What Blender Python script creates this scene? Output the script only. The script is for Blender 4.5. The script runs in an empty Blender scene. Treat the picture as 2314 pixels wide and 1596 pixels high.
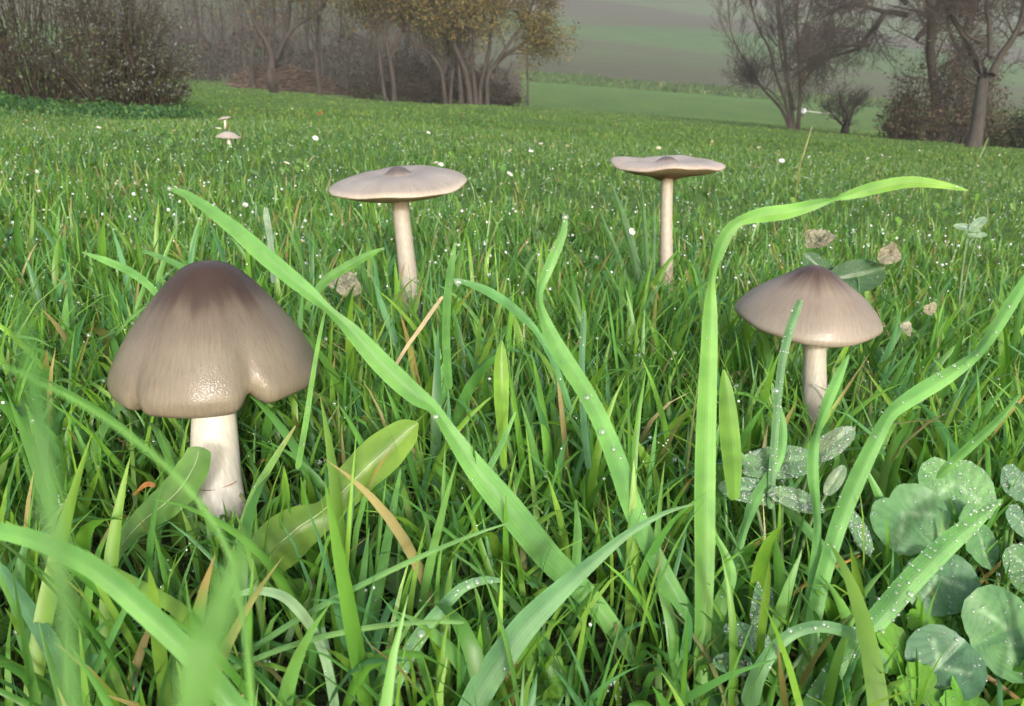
import bpy, math, random
import numpy as np
from mathutils import Vector

scene = bpy.context.scene
COL = scene.collection
R = math.radians

# ------------------------------------------------------------------ camera
CAM_H = 0.166
PITCH = R(18.57)
F = 1780.0                      # focal length in units of a 2313 x 1596 picture
cam_d = bpy.data.cameras.new('camera')
cam = bpy.data.objects.new('camera', cam_d)
COL.objects.link(cam)
cam.location = (0, 0, CAM_H)
cam.rotation_euler = (R(90) - PITCH, 0, 0)
cam_d.sensor_width = 36.0
cam_d.lens = 36.0 * F / 2313.0
cam_d.clip_start = 0.005
cam_d.clip_end = 3000
cam_d.dof.use_dof = True
cam_d.dof.focus_distance = 0.31
cam_d.dof.aperture_fstop = 38.0
scene.camera = cam

# ------------------------------------------------------------------ light
SUN_EL, SUN_AZ = 21.0, 12.0     # sun behind the camera, a little to the right
world = bpy.data.worlds.new('World')
scene.world = world
world.use_nodes = True
wn = world.node_tree.nodes
sky_t = wn.new('ShaderNodeTexSky')
sky_t.sky_type = 'NISHITA'
sky_t.sun_disc = False
sky_t.sun_elevation = R(SUN_EL)
sky_t.sun_rotation = R(180 - SUN_AZ)
sky_t.dust_density = 3.0
bg = wn['Background']
bg.inputs['Strength'].default_value = 0.15
world.node_tree.links.new(sky_t.outputs[0], bg.inputs['Color'])
sun_d = bpy.data.lights.new('sun', 'SUN')
sun_d.energy = 1.55
sun_d.angle = R(6)
sun_d.color = (1.0, 0.99, 0.975)
sun = bpy.data.objects.new('sun', sun_d)
COL.objects.link(sun)
sdir = Vector((math.sin(R(SUN_AZ)) * math.cos(R(SUN_EL)), -math.cos(R(SUN_AZ)) * math.cos(R(SUN_EL)), math.sin(R(SUN_EL))))
sun.rotation_euler = sdir.to_track_quat('Z', 'Y').to_euler()
sun.location = (1, -3, 4)

vs = scene.view_settings
vs.view_transform = 'Standard'
vs.look = 'None'
vs.exposure = 1.22
vs.gamma = 1.0
vs.use_curve_mapping = False
scene.render.engine = 'CYCLES'
cy = scene.cycles
cy.use_denoising = True
cy.max_bounces = 6
cy.diffuse_bounces = 2
cy.glossy_bounces = 2
cy.transmission_bounces = 3
cy.transparent_max_bounces = 8
cy.volume_bounces = 0
cy.caustics_reflective = False
cy.caustics_refractive = False
cy.use_adaptive_sampling = True

# ------------------------------------------------------------------ helpers
CP, SP = math.cos(PITCH), math.sin(PITCH)


def P(u, v, d):
    """point seen at picture place (u, v), d metres in front of the lens"""
    x = (u - 1156.5) / F * d
    k = (798.0 - v) / F * d
    return np.array((x, d * CP + k * SP, CAM_H + k * CP - d * SP))


def project(p):
    p = np.asarray(p, float)
    q = p - np.array((0, 0, CAM_H))
    d = q[..., 1] * CP - q[..., 2] * SP
    k = q[..., 1] * SP + q[..., 2] * CP
    d = np.where(np.abs(d) < 1e-6, 1e-6, d)
    return 1156.5 + q[..., 0] / d * F, 798.0 - k / d * F, d


GA, GS = -0.072, -0.0125
G_Y = [0, 34, 46, 60, 66, 69, 74, 100, 140, 200, 300, 420, 600, 900]
G_E = [0, 0, .014, .0235, .026, .031, .036, .056, .083, .113, .158, .205, .26, .30]


def hump(x, y, s, seed):
    a = seed * 1.7
    return (np.sin(x * s + a) * np.cos(y * s * 1.13 + a * 2) + .5 * np.sin(x * s * 2.3 + y * s * 1.9 + a * 3)
            + .35 * np.cos(x * s * 4.1 - y * s * 3.7 + a)) / 1.85


def G(x, y):
    x = np.asarray(x, float)
    y = np.asarray(y, float)
    z = GA * x + GS * np.maximum(y, -20) + np.maximum(y, 0) * np.interp(y, G_Y, G_E)
    near = np.clip((np.abs(y) - 1.5) / 4, 0, 1) * np.clip((60 - y) / 20, 0, 1)
    z = z + near * .016 * hump(x, y, .9, 1)
    lf = np.clip((-x - .7) / 1.6, 0, 1)
    z = z - .085 * lf * lf * (3 - 2 * lf) * np.clip((60 - y) / 20, 0, 1)
    z = z - .03 * np.clip((y - 2) / 3, 0, 1)
    z = z + .004 * hump(x, y, 9, 2) * np.clip((6 - y) / 3, 0, 1)
    far = np.clip((y - 75) / 80, 0, 1)
    z = z + far * 1.6 * hump(x, y, .03, 4)
    return z


def link(o, parent=None):
    COL.objects.link(o)
    if parent is not None:
        o.parent = parent
    return o


def tag(o, label=None, cat=None, group=None, kind=None):
    if label:
        o['label'] = label
    if cat:
        o['category'] = cat
    if group:
        o['group'] = group
    if kind:
        o['kind'] = kind
    return o


def empty(name, loc, label=None, cat=None, group=None):
    o = bpy.data.objects.new(name, None)
    o.empty_display_size = .02
    o.location = loc
    COL.objects.link(o)
    return tag(o, label, cat, group)


class MB:
    """collects verts, faces and colours; build() links them as one mesh object"""

    def __init__(self):
        self.v, self.q, self.t, self.c, self.a, self.n = [], [], [], [], [], 0

    def add(self, v, quads=None, tris=None, col=(.5, .5, .5), across=None):
        v = np.asarray(v, np.float32).reshape(-1, 3)
        m = len(v)
        self.v.append(v)
        if quads is not None and len(quads):
            self.q.append(np.asarray(quads, np.int32).reshape(-1, 4) + self.n)
        if tris is not None and len(tris):
            self.t.append(np.asarray(tris, np.int32).reshape(-1, 3) + self.n)
        c = np.asarray(col, np.float32)
        if c.ndim == 1:
            c = np.tile(c, (m, 1))
        self.c.append(c[:, :3])
        self.a.append(np.zeros(m, np.float32) if across is None else np.asarray(across, np.float32).reshape(-1))
        self.n += m

    def mesh(self, name, mat=None, smooth=True, origin=(0, 0, 0)):
        v = np.concatenate(self.v) - np.asarray(origin, np.float32)
        q = np.concatenate(self.q) if self.q else np.zeros((0, 4), np.int32)
        t = np.concatenate(self.t) if self.t else np.zeros((0, 3), np.int32)
        me = bpy.data.meshes.new(name)
        me.vertices.add(len(v))
        me.vertices.foreach_set('co', v.ravel())
        nl = q.size + t.size
        me.loops.add(nl)
        me.loops.foreach_set('vertex_index', np.concatenate((q.ravel(), t.ravel())).astype(np.int32))
        me.polygons.add(len(q) + len(t))
        ls = np.concatenate((np.arange(len(q)) * 4, q.size + np.arange(len(t)) * 3)).astype(np.int32)
        me.polygons.foreach_set('loop_start', ls)
        if smooth:
            me.polygons.foreach_set('use_smooth', np.ones(len(q) + len(t), bool))
        c = np.concatenate(self.c)
        ca = me.attributes.new('Col', 'FLOAT_COLOR', 'POINT')
        ca.data.foreach_set('color', np.concatenate((c, np.ones((len(c), 1), np.float32)), 1).ravel())
        aa = me.attributes.new('across', 'FLOAT', 'POINT')
        aa.data.foreach_set('value', np.concatenate(self.a))
        me.update(calc_edges=True)
        me.validate()
        if mat:
            me.materials.append(mat)
        return me

    def build(self, name, mat, parent=None, smooth=True, origin=(0, 0, 0), world_to_parent=True):
        """verts are world coordinates; origin becomes the object's location (relative to its parent)"""
        o = bpy.data.objects.new(name, self.mesh(name, mat, smooth, origin))
        loc = np.asarray(origin, float)
        if parent is not None:
            loc = loc - np.asarray(WPOS[parent.name])
        o.location = loc
        WPOS[o.name] = np.asarray(origin, float)
        return link(o, parent)


class _W(dict):
    def __missing__(self, k):
        o = bpy.data.objects[k]
        return np.array(o.location)


WPOS = _W()


# ------------------------------------------------------------------ materials
def nodes(name):
    m = bpy.data.materials.new(name)
    m.use_nodes = True
    nt = m.node_tree
    return m, nt, nt.nodes['Principled BSDF'], nt.links


def N(nt, t, **kw):
    n = nt.nodes.new(t)
    for k, v in kw.items():
        if k in n.inputs.keys():
            n.inputs[k].default_value = v
        else:
            setattr(n, k, v)
    return n


def ramp(nt, stops, interp='LINEAR'):
    n = nt.nodes.new('ShaderNodeValToRGB')
    n.color_ramp.interpolation = interp
    e = n.color_ramp.elements
    while len(e) < len(stops):
        e.new(.5)
    for el, (p, c) in zip(e, stops):
        el.position = p
        el.color = (*c, 1)
    return n


def mix(nt, a, b, f, mode='MIX'):
    n = nt.nodes.new('ShaderNodeMix')
    n.data_type = 'RGBA'
    n.blend_type = mode
    for s, x in ((0, f), (6, a), (7, b)):
        if hasattr(x, 'is_linked'):
            nt.links.new(x, n.inputs[s])
        elif isinstance(x, (int, float)):
            n.inputs[s].default_value = x
        else:
            n.inputs[s].default_value = (*x, 1)
    return n.outputs[2]


def leaf_material(name, rough=.42, spec=.45, trans=.40, vein=0.0, noise=60.0, bump=.0):
    m, nt, b, L = nodes(name)
    at = N(nt, 'ShaderNodeAttribute', attribute_name='Col')
    geo = N(nt, 'ShaderNodeNewGeometry')
    nz = N(nt, 'ShaderNodeTexNoise', Scale=noise, Detail=3.0)
    L.new(geo.outputs['Position'], nz.inputs['Vector'])
    r = ramp(nt, [(.3, (.72, .78, .75)), (.7, (1.22, 1.16, 1.1))])
    L.new(nz.outputs[0], r.inputs[0])
    c = mix(nt, at.outputs['Color'], r.outputs[0], 1.0, 'MULTIPLY')
    if vein:
        ac = N(nt, 'ShaderNodeAttribute', attribute_name='across')
        mu = N(nt, 'ShaderNodeMath', operation='MULTIPLY')
        mu.inputs[1].default_value = 22.0
        L.new(ac.outputs['Fac'], mu.inputs[0])
        si = N(nt, 'ShaderNodeMath', operation='SINE')
        L.new(mu.outputs[0], si.inputs[0])
        vr = ramp(nt, [(.0, (.88, .92, .86)), (1.0, (1.09, 1.07, 1.11))])
        ad = N(nt, 'ShaderNodeMath', operation='MULTIPLY_ADD')
        ad.inputs[1].default_value = .5
        ad.inputs[2].default_value = .5
        L.new(si.outputs[0], ad.inputs[0])
        L.new(ad.outputs[0], vr.inputs[0])
        c = mix(nt, c, vr.outputs[0], vein, 'MULTIPLY')
        bp = N(nt, 'ShaderNodeBump', Strength=.08, Distance=.0003)
        L.new(ad.outputs[0], bp.inputs['Height'])
        L.new(bp.outputs[0], b.inputs['Normal'])
    L.new(c, b.inputs['Base Color'])
    b.inputs['Roughness'].default_value = rough
    b.inputs['Specular IOR Level'].default_value = spec
    tr = N(nt, 'ShaderNodeBsdfTranslucent')
    tc = mix(nt, c, (1.25, 1.2, .55), 1.0, 'MULTIPLY')
    L.new(tc, tr.inputs['Color'])
    ms = N(nt, 'ShaderNodeMixShader')
    ms.inputs[0].default_value = trans
    L.new(b.outputs[0], ms.inputs[1])
    L.new(tr.outputs[0], ms.inputs[2])
    L.new(ms.outputs[0], nt.nodes['Material Output'].inputs['Surface'])
    return m


M_GRASS = leaf_material('grass_leaf', noise=45)
M_FARGRASS = leaf_material('far_grass_leaf', rough=.6, spec=.25, noise=1.5)
M_BLADE = leaf_material('broad_blade_leaf', rough=.5, spec=.35, trans=.36, vein=.55, noise=90)
M_WEED = leaf_material('weed_leaf', rough=.4, spec=.4, trans=.3, noise=120)
M_TREELEAF = leaf_material('tree_leaf', rough=.7, spec=.2, trans=.25, noise=1.2)


def dew_material(name, gloss, white):
    """clear water: the leaf shows through, with a bright rim, a strong soft glint and white colour standing in for sparkle"""
    m, nt, b, L = nodes(name)
    nt.nodes.remove(b)
    tr = N(nt, 'ShaderNodeBsdfTransparent')
    tr.inputs['Color'].default_value = (.97, 1, .97, 1)
    df = N(nt, 'ShaderNodeBsdfDiffuse')
    df.inputs['Color'].default_value = (.85, .9, .87, 1)
    m0 = N(nt, 'ShaderNodeMixShader')
    m0.inputs[0].default_value = white
    L.new(tr.outputs[0], m0.inputs[1])
    L.new(df.outputs[0], m0.inputs[2])
    gl = N(nt, 'ShaderNodeBsdfGlossy')
    gl.inputs['Roughness'].default_value = .12
    lw = N(nt, 'ShaderNodeLayerWeight')
    lw.inputs['Blend'].default_value = .25
    ma = N(nt, 'ShaderNodeMath', operation='MULTIPLY_ADD')
    ma.inputs[1].default_value = .20
    ma.inputs[2].default_value = gloss
    L.new(lw.outputs['Fresnel'], ma.inputs[0])
    ms = N(nt, 'ShaderNodeMixShader')
    L.new(ma.outputs[0], ms.inputs[0])
    L.new(m0.outputs[0], ms.inputs[1])
    L.new(gl.outputs[0], ms.inputs[2])
    L.new(ms.outputs[0], nt.nodes['Material Output'].inputs['Surface'])
    return m


M_DEW = dew_material('dew_water', .10, .07)
M_SPARK = dew_material('dew_fine_beads', .28, .55)  # mostly white: the sparkle of these beads is put into their colour


def bark_material(name, c1, c2, scale=8.0):
    m, nt, b, L = nodes(name)
    tc = N(nt, 'ShaderNodeNewGeometry')
    mp = N(nt, 'ShaderNodeMapping')
    mp.inputs['Scale'].default_value = (1, 1, .25)
    L.new(tc.outputs['Position'], mp.inputs['Vector'])
    nz = N(nt, 'ShaderNodeTexNoise', Scale=scale, Detail=6.0, Roughness=.7)
    L.new(mp.outputs[0], nz.inputs['Vector'])
    r = ramp(nt, [(.3, c1), (.7, c2)])
    L.new(nz.outputs[0], r.inputs[0])
    L.new(r.outputs[0], b.inputs['Base Color'])
    b.inputs['Roughness'].default_value = .9
    bp = N(nt, 'ShaderNodeBump', Strength=.6, Distance=.02)
    L.new(nz.outputs[0], bp.inputs['Height'])
    L.new(bp.outputs[0], b.inputs['Normal'])
    return m


M_BARK = bark_material('grey_brown_bark', (.014, .011, .009), (.05, .04, .032))
M_BARK_PALE = bark_material('pale_stem_bark', (.04, .032, .024), (.11, .09, .068))
M_TWIG = bark_material('twig_bark', (.028, .022, .018), (.075, .06, .049))


def simple(name, col, rough=.7, noise=None, spec=.3):
    m, nt, b, L = nodes(name)
    b.inputs['Roughness'].default_value = rough
    b.inputs['Specular IOR Level'].default_value = spec
    if noise:
        sc, amt = noise
        g = N(nt, 'ShaderNodeNewGeometry')
        nz = N(nt, 'ShaderNodeTexNoise', Scale=sc, Detail=5.0, Roughness=.65)
        L.new(g.outputs['Position'], nz.inputs['Vector'])
        r = ramp(nt, [(.3, tuple(c * (1 - amt) for c in col)), (.7, tuple(c * (1 + amt) for c in col))])
        L.new(nz.outputs[0], r.inputs[0])
        L.new(r.outputs[0], b.inputs['Base Color'])
        bp = N(nt, 'ShaderNodeBump', Strength=.3, Distance=.2 / sc)
        L.new(nz.outputs[0], bp.inputs['Height'])
        L.new(bp.outputs[0], b.inputs['Normal'])
    else:
        b.inputs['Base Color'].default_value = (*col, 1)
    return m


def col_material(name, rough=.7, spec=.3, noise=200., amt=.18, coat=0., trans=0.):
    """colour from the mesh attribute, broken up by fine noise"""
    m, nt, b, L = nodes(name)
    at = N(nt, 'ShaderNodeAttribute', attribute_name='Col')
    g = N(nt, 'ShaderNodeNewGeometry')
    nz = N(nt, 'ShaderNodeTexNoise', Scale=noise, Detail=4.0, Roughness=.65)
    L.new(g.outputs['Position'], nz.inputs['Vector'])
    r = ramp(nt, [(.3, (1 - amt,) * 3), (.7, (1 + amt,) * 3)])
    L.new(nz.outputs[0], r.inputs[0])
    c = mix(nt, at.outputs['Color'], r.outputs[0], 1.0, 'MULTIPLY')
    L.new(c, b.inputs['Base Color'])
    b.inputs['Roughness'].default_value = rough
    b.inputs['Specular IOR Level'].default_value = spec
    b.inputs['Coat Weight'].default_value = coat
    b.inputs['Coat Roughness'].default_value = .16
    bp = N(nt, 'ShaderNodeBump', Strength=.25, Distance=.0006)
    L.new(nz.outputs[0], bp.inputs['Height'])
    L.new(bp.outputs[0], b.inputs['Normal'])
    return m


M_CAP = None


# ------------------------------------------------------------------ ground
def terrain_material():
    m, nt, b, L = nodes('meadow_soil')
    g = N(nt, 'ShaderNodeNewGeometry')
    n1 = N(nt, 'ShaderNodeTexNoise', Scale=.35, Detail=6.0, Roughness=.6)
    n2 = N(nt, 'ShaderNodeTexNoise', Scale=25.0, Detail=5.0, Roughness=.7)
    L.new(g.outputs['Position'], n1.inputs['Vector'])
    L.new(g.outputs['Position'], n2.inputs['Vector'])
    r1 = ramp(nt, [(.3, (.07, .14, .034)), (.5, (.085, .165, .036)), (.7, (.11, .185, .04))])
    L.new(n1.outputs[0], r1.inputs[0])
    r2 = ramp(nt, [(.3, (.55, .6, .55)), (.7, (1.3, 1.25, 1.2))])
    L.new(n2.outputs[0], r2.inputs[0])
    far = mix(nt, r1.outputs[0], r2.outputs[0], 1.0, 'MULTIPLY')
    # bare thatch and soil close by, under the blades
    r3 = ramp(nt, [(.35, (.02, .024, .010)), (.55, (.05, .06, .02)), (.75, (.095, .09, .035))])
    n3 = N(nt, 'ShaderNodeTexNoise', Scale=140.0, Detail=5.0, Roughness=.7)
    L.new(g.outputs['Position'], n3.inputs['Vector'])
    L.new(n3.outputs[0], r3.inputs[0])
    sx = N(nt, 'ShaderNodeSeparateXYZ')
    L.new(g.outputs['Position'], sx.inputs[0])
    mr = N(nt, 'ShaderNodeMapRange')
    mr.inputs['From Min'].default_value = .5
    mr.inputs['From Max'].default_value = 1.6
    L.new(sx.outputs['Y'], mr.inputs['Value'])
    c = mix(nt, r3.outputs[0], far, mr.outputs[0])
    L.new(c, b.inputs['Base Color'])
    b.inputs['Roughness'].default_value = .9
    b.inputs['Specular IOR Level'].default_value = .15
    bp = N(nt, 'ShaderNodeBump', Strength=.8, Distance=.03)
    L.new(n2.outputs[0], bp.inputs['Height'])
    L.new(bp.outputs[0], b.inputs['Normal'])
    return m


def hill_material():
    m, nt, b, L = nodes('hillside_fields')
    g = N(nt, 'ShaderNodeNewGeometry')
    sx = N(nt, 'ShaderNodeSeparateXYZ')
    L.new(g.outputs['Position'], sx.inputs[0])
    mp = N(nt, 'ShaderNodeMapping')
    mp.inputs['Scale'].default_value = (.012, .05, 0)
    L.new(g.outputs['Position'], mp.inputs['Vector'])
    n1 = N(nt, 'ShaderNodeTexNoise', Scale=1.0, Detail=5.0, Roughness=.6)
    L.new(mp.outputs[0], n1.inputs['Vector'])
    # distance warped by slow noise so that the field edges wander
    w = N(nt, 'ShaderNodeMath', operation='MULTIPLY_ADD')
    w.inputs[1].default_value = 46.0
    L.new(n1.outputs[0], w.inputs[0])
    L.new(sx.outputs['Y'], w.inputs[2])
    w2 = N(nt, 'ShaderNodeMath', operation='MULTIPLY_ADD')
    w2.inputs[1].default_value = .28
    L.new(sx.outputs['X'], w2.inputs[0])
    L.new(w.outputs[0], w2.inputs[2])
    mr = N(nt, 'ShaderNodeMapRange')
    mr.inputs['From Min'].default_value = 60
    mr.inputs['From Max'].default_value = 360
    L.new(w2.outputs[0], mr.inputs['Value'])
    green, brown, mid = (.058, .122, .03), (.068, .076, .038), (.064, .098, .034)

    def p(y):
        return (y + 23 - 60) / 300
    r = ramp(nt, [(p(54), (.08, .17, .034)), (p(71), (.075, .165, .034)), (p(76), brown), (p(98), brown), (p(112), mid),
                  (p(124), brown), (p(136), green), (p(160), (.04, .115, .025)), (p(168), brown), (p(205), (.06, .055, .036)),
                  (p(216), green), (p(245), mid), (p(262), brown), (p(300), green)])
    L.new(mr.outputs[0], r.inputs[0])
    mp2 = N(nt, 'ShaderNodeMapping')
    mp2.inputs['Scale'].default_value = (.25, .9, .5)
    L.new(g.outputs['Position'], mp2.inputs['Vector'])
    n2 = N(nt, 'ShaderNodeTexNoise', Scale=1.0, Detail=8.0, Roughness=.8)
    L.new(mp2.outputs[0], n2.inputs['Vector'])
    r2 = ramp(nt, [(.32, (.6, .62, .6)), (.68, (1.4, 1.38, 1.4))])
    L.new(n2.outputs[0], r2.inputs[0])
    c = mix(nt, r.outputs[0], r2.outputs[0], 1.0, 'MULTIPLY')
    L.new(c, b.inputs['Base Color'])
    b.inputs['Roughness'].default_value = .95
    b.inputs['Specular IOR Level'].default_value = .1
    return m


def sheet(name, xs, ys, mat):
    X, Y = np.meshgrid(xs, ys)
    Z = G(X, Y)
    nx, ny = len(xs), len(ys)
    i = np.arange(nx * ny).reshape(ny, nx)
    q = np.stack((i[:-1, :-1], i[:-1, 1:], i[1:, 1:], i[1:, :-1]), -1).reshape(-1, 4)
    mb = MB()
    mb.add(np.stack((X, Y, Z), -1), q)
    return mb.build(name, mat)


XS = np.sinh(np.linspace(-8.2, 8.2, 181)) * (420 / math.sinh(8.2))
YN = np.unique(np.concatenate((-np.geomspace(.2, 25, 14)[::-1], np.linspace(-.15, .5, 40), np.geomspace(.52, 58, 110))))
YF = np.concatenate(([58.0], np.geomspace(58.5, 560, 90)))
tag(sheet('meadow_ground', XS, YN, terrain_material()), kind='structure')
tag(sheet('hillside', XS, YF, hill_material()), kind='structure')

# haze: one closed box of pale air round the whole scene
HAZE_DENSITY = 0.0019


def haze():
    zmin = float(G(420, 0)) - 12
    x, y0, y1, z1 = 440, -30, 570, 185
    v = [(-x, y0, zmin), (x, y0, zmin), (x, y1, zmin), (-x, y1, zmin), (-x, y0, z1), (x, y0, z1), (x, y1, z1), (-x, y1, z1)]
    q = [(0, 3, 2, 1), (4, 5, 6, 7), (0, 1, 5, 4), (1, 2, 6, 5), (2, 3, 7, 6), (3, 0, 4, 7)]
    m = bpy.data.materials.new('pale_haze')
    m.use_nodes = True
    nt = m.node_tree
    nt.nodes.remove(nt.nodes['Principled BSDF'])
    pv = nt.nodes.new('ShaderNodeVolumePrincipled')
    pv.inputs['Color'].default_value = (.86, .88, .9, 1)
    pv.inputs['Density'].default_value = HAZE_DENSITY
    nt.links.new(pv.outputs[0], nt.nodes['Material Output'].inputs['Volume'])
    mb = MB()
    mb.add(v, q)
    tag(mb.build('haze', m, smooth=False), kind='stuff')


haze()

# ------------------------------------------------------------------ trees
rngT = np.random.default_rng(11)


def catmull(pts, n):
    pts = np.asarray(pts, float)
    if len(pts) == 2:
        t = np.linspace(0, 1, n)[:, None]
        return pts[0] * (1 - t) + pts[1] * t
    p = np.vstack((2 * pts[0] - pts[1], pts, 2 * pts[-1] - pts[-2]))
    out = []
    m = len(pts) - 1
    for s in np.linspace(0, m - 1e-9, n):
        i = int(s)
        t = s - i
        a, b_, c, d = p[i], p[i + 1], p[i + 2], p[i + 3]
        out.append(.5 * (2 * b_ + (c - a) * t + (2 * a - 5 * b_ + 4 * c - d) * t * t + (3 * b_ - a - 3 * c + d) * t ** 3))
    return np.array(out)


def tube(mb, pts, rad, sides=5, col=(.5, .5, .5), cap=True):
    pts = np.asarray(pts, float)
    n = len(pts)
    rad = np.broadcast_to(np.asarray(rad, float), (n,))
    tan = np.gradient(pts, axis=0)
    tan /= np.linalg.norm(tan, axis=1)[:, None] + 1e-12
    ref = np.array((.31, .83, .46)) if abs(tan[0][2]) > .8 else np.array((0, 0, 1.))
    a = np.cross(tan, ref)
    a /= np.linalg.norm(a, axis=1)[:, None] + 1e-12
    b_ = np.cross(tan, a)
    th = np.arange(sides) * 2 * math.pi / sides
    ring = pts[:, None] + rad[:, None, None] * (a[:, None] * np.cos(th)[None, :, None] + b_[:, None] * np.sin(th)[None, :, None])
    i = np.arange(n * sides).reshape(n, sides)
    j = np.roll(i, -1, axis=1)
    q = np.stack((i[:-1], j[:-1], j[1:], i[1:]), -1).reshape(-1, 4)
    v = ring.reshape(-1, 3)
    t = None
    if cap:
        v = np.vstack((v, pts[-1]))
        k = n * sides
        t = [(i[-1, s], j[-1, s], k) for s in range(sides)]
    mb.add(v, q, t, col)


def sub_branches(rng, path, rad, n, length, spread, up, t0=.25, nseg=4):
    """branches that leave a limb; returns [(path, radii)]"""
    out = []
    m = len(path)
    for _ in range(n):
        t = rng.uniform(t0, .98)
        k = t * (m - 1)
        i = min(int(k), m - 2)
        p = path[i] + (path[i + 1] - path[i]) * (k - i)
        d0 = path[i + 1] - path[i]
        d0 /= np.linalg.norm(d0) + 1e-9
        rd = rng.normal(size=3)
        rd -= rd.dot(d0) * d0
        rd /= np.linalg.norm(rd) + 1e-9
        d = d0 * rng.uniform(.3, 1) + rd * spread + np.array((0, 0, up))
        d /= np.linalg.norm(d)
        L = length * rng.uniform(.45, 1.15) * (1.15 - .6 * t)
        pts = [p]
        for s in range(nseg):
            d = d + rng.normal(size=3) * .16 + np.array((0, 0, up * .12))
            d /= np.linalg.norm(d)
            pts.append(pts[-1] + d * L / nseg)
        r0 = rad[i] * rng.uniform(.18, .4)
        out.append((np.array(pts), np.linspace(r0, r0 * .3, nseg + 1)))
    return out


def leaf_quads(mb, rng, pts, size, cols, aspect=.55, droop=0.0):
    """small leaf diamonds at the points, each its own tilt and colour"""
    n = len(pts)
    a = rng.normal(size=(n, 3))
    a[:, 2] -= droop
    a /= np.linalg.norm(a, axis=1)[:, None]
    b_ = np.cross(a, rng.normal(size=(n, 3)))
    b_ /= np.linalg.norm(b_, axis=1)[:, None] + 1e-9
    s = size * rng.uniform(.6, 1.3, n)[:, None]
    v = np.stack((pts - a * s, pts + b_ * s * aspect, pts + a * s, pts - b_ * s * aspect), 1).reshape(-1, 3)
    cols = np.asarray(cols)
    c = cols[rng.integers(0, len(cols), n)] * rng.uniform(.75, 1.25, (n, 1))
    mb.add(v, np.arange(n * 4).reshape(-1, 4), None, np.repeat(c, 4, 0))


def limb(pts, d, jit, rng):
    """(u, v, radius) triples at distance d -> path and radii in metres"""
    pts = np.asarray(pts, float)
    w = np.array([P(u, v, d) for u, v, r in pts])
    off = np.cumsum(rng.normal(size=len(pts)) * jit)
    off -= off[0]
    w[:, 1] += off
    n = max(6, len(pts) * 3)
    path = catmull(w, n)
    rad = np.interp(np.linspace(0, 1, n), np.linspace(0, 1, len(pts)), pts[:, 2] * d / F)
    return path, rad


def make_tree(name, label, limbs, d, cat='tree', group=None, bark=None, n1=7, n2=5, n3=0, l1=1.2, l2=.5, l3=.25, spread=.7, up=.25,
              leaves=0, leaf_size=.05, leaf_cols=None, leaf_min_v=None, jit=.15, seed=1, droop=0., sides=7, twig_r=None, t0=.3, part='twigs'):
    rng = np.random.default_rng(seed)
    u0, v0, r0 = limbs[0][0]
    b0 = P(u0, v0, d)
    base = np.array((b0[0], b0[1], float(G(b0[0], b0[1]))))
    root = empty(name, base, label, cat, group)
    tr, tw = MB(), MB()
    paths = []
    for k, lm in enumerate(limbs):
        path, rad = limb(lm, d, jit, rng)
        if lm[0][1] == v0 or len(lm[0]) > 3 or abs(lm[0][1] - v0) < 12:
            foot = path[0].copy()
            foot[2] = min(float(G(foot[0], foot[1])), foot[2]) - .05
            path = np.vstack((foot, path))
            rad = np.concatenate(([rad[0] * 1.25], rad))
        paths.append((path, rad))
        tube(tr, path, rad, sides)
    ends = []
    for path, rad in paths:
        for p1, r1 in sub_branches(rng, path, rad, n1, l1, spread, up, t0):
            tube(tw, p1, r1, 4)
            ends.append(p1)
            for p2, r2 in sub_branches(rng, p1, r1, n2, l2, spread, up - droop, .2, 3):
                tube(tw, p2, np.maximum(r2, twig_r or .002), 3, cap=False)
                ends.append(p2)
                if n3:
                    for p3, r3 in sub_branches(rng, p2, r2, n3, l3, spread, up - droop * 2, .2, 1):
                        tube(tw, p3, np.maximum(r3, twig_r or .0015), 3, cap=False)
                        ends.append(p3)
    t = tr.build('trunk', bark or M_BARK, root, origin=base)
    o = tw.build(part, M_TWIG, root, origin=base)
    if leaves:
        lf = MB()
        k = rng.integers(0, len(ends), leaves)
        pts = np.array([ends[i][rng.integers(1, len(ends[i]))] for i in k]) + rng.normal(size=(leaves, 3)) * leaf_size * 2.4
        leaf_quads(lf, rng, pts, leaf_size, leaf_cols, droop=.3)
        lf.build('foliage', M_TREELEAF, root, smooth=False, origin=base)
    return root


GOLD = [(.165, .115, .035), (.11, .095, .036), (.085, .082, .036), (.075, .078, .036), (.06, .062, .032)]
OLIVE = [(.12, .115, .045), (.09, .095, .042), (.07, .075, .038), (.16, .13, .04), (.2, .13, .035)]

make_tree('meadow_tree', 'tree dividing in a wide V with sparse golden leaves, left of the clump', [
    [(620, 208, 10.5), (621, 180, 8.7), (622, 140, 8.1), (617, 105, 6.2), (592, 62, 4.3), (573, 10, 3.7), (556, -70, 2.5), (545, -180, 1.2)],
    [(622, 150, 7.4), (624, 110, 6.2), (638, 40, 5.6), (645, -30, 4.3), (652, -130, 3.1), (655, -260, 1.2)],
    [(624, 135, 6.2), (640, 100, 5.0), (665, 62, 4.3), (700, 40, 3.7), (735, 0, 3.1), (775, -90, 1.9), (800, -180, 1.2)],
    [(610, 80, 3.7), (618, 20, 3.1), (604, -60, 2.5), (600, -160, 1.2)]],
    20, n1=9, n2=7, n3=4, l1=1.5, l2=.8, l3=.4, spread=.8, leaves=2600, leaf_size=.045, leaf_cols=GOLD, seed=3, twig_r=.004)
make_tree('sapling', 'thin dark sapling at the woodland edge left of the V shaped tree',
          [[(571, 186, 5), (570, 150, 5), (569, 100, 4), (570, 40, 3), (566, -60, 2)]], 25, n1=12, n2=5, l1=.9, l2=.4, group='saplings along the woodland', seed=4, twig_r=.004)
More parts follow.
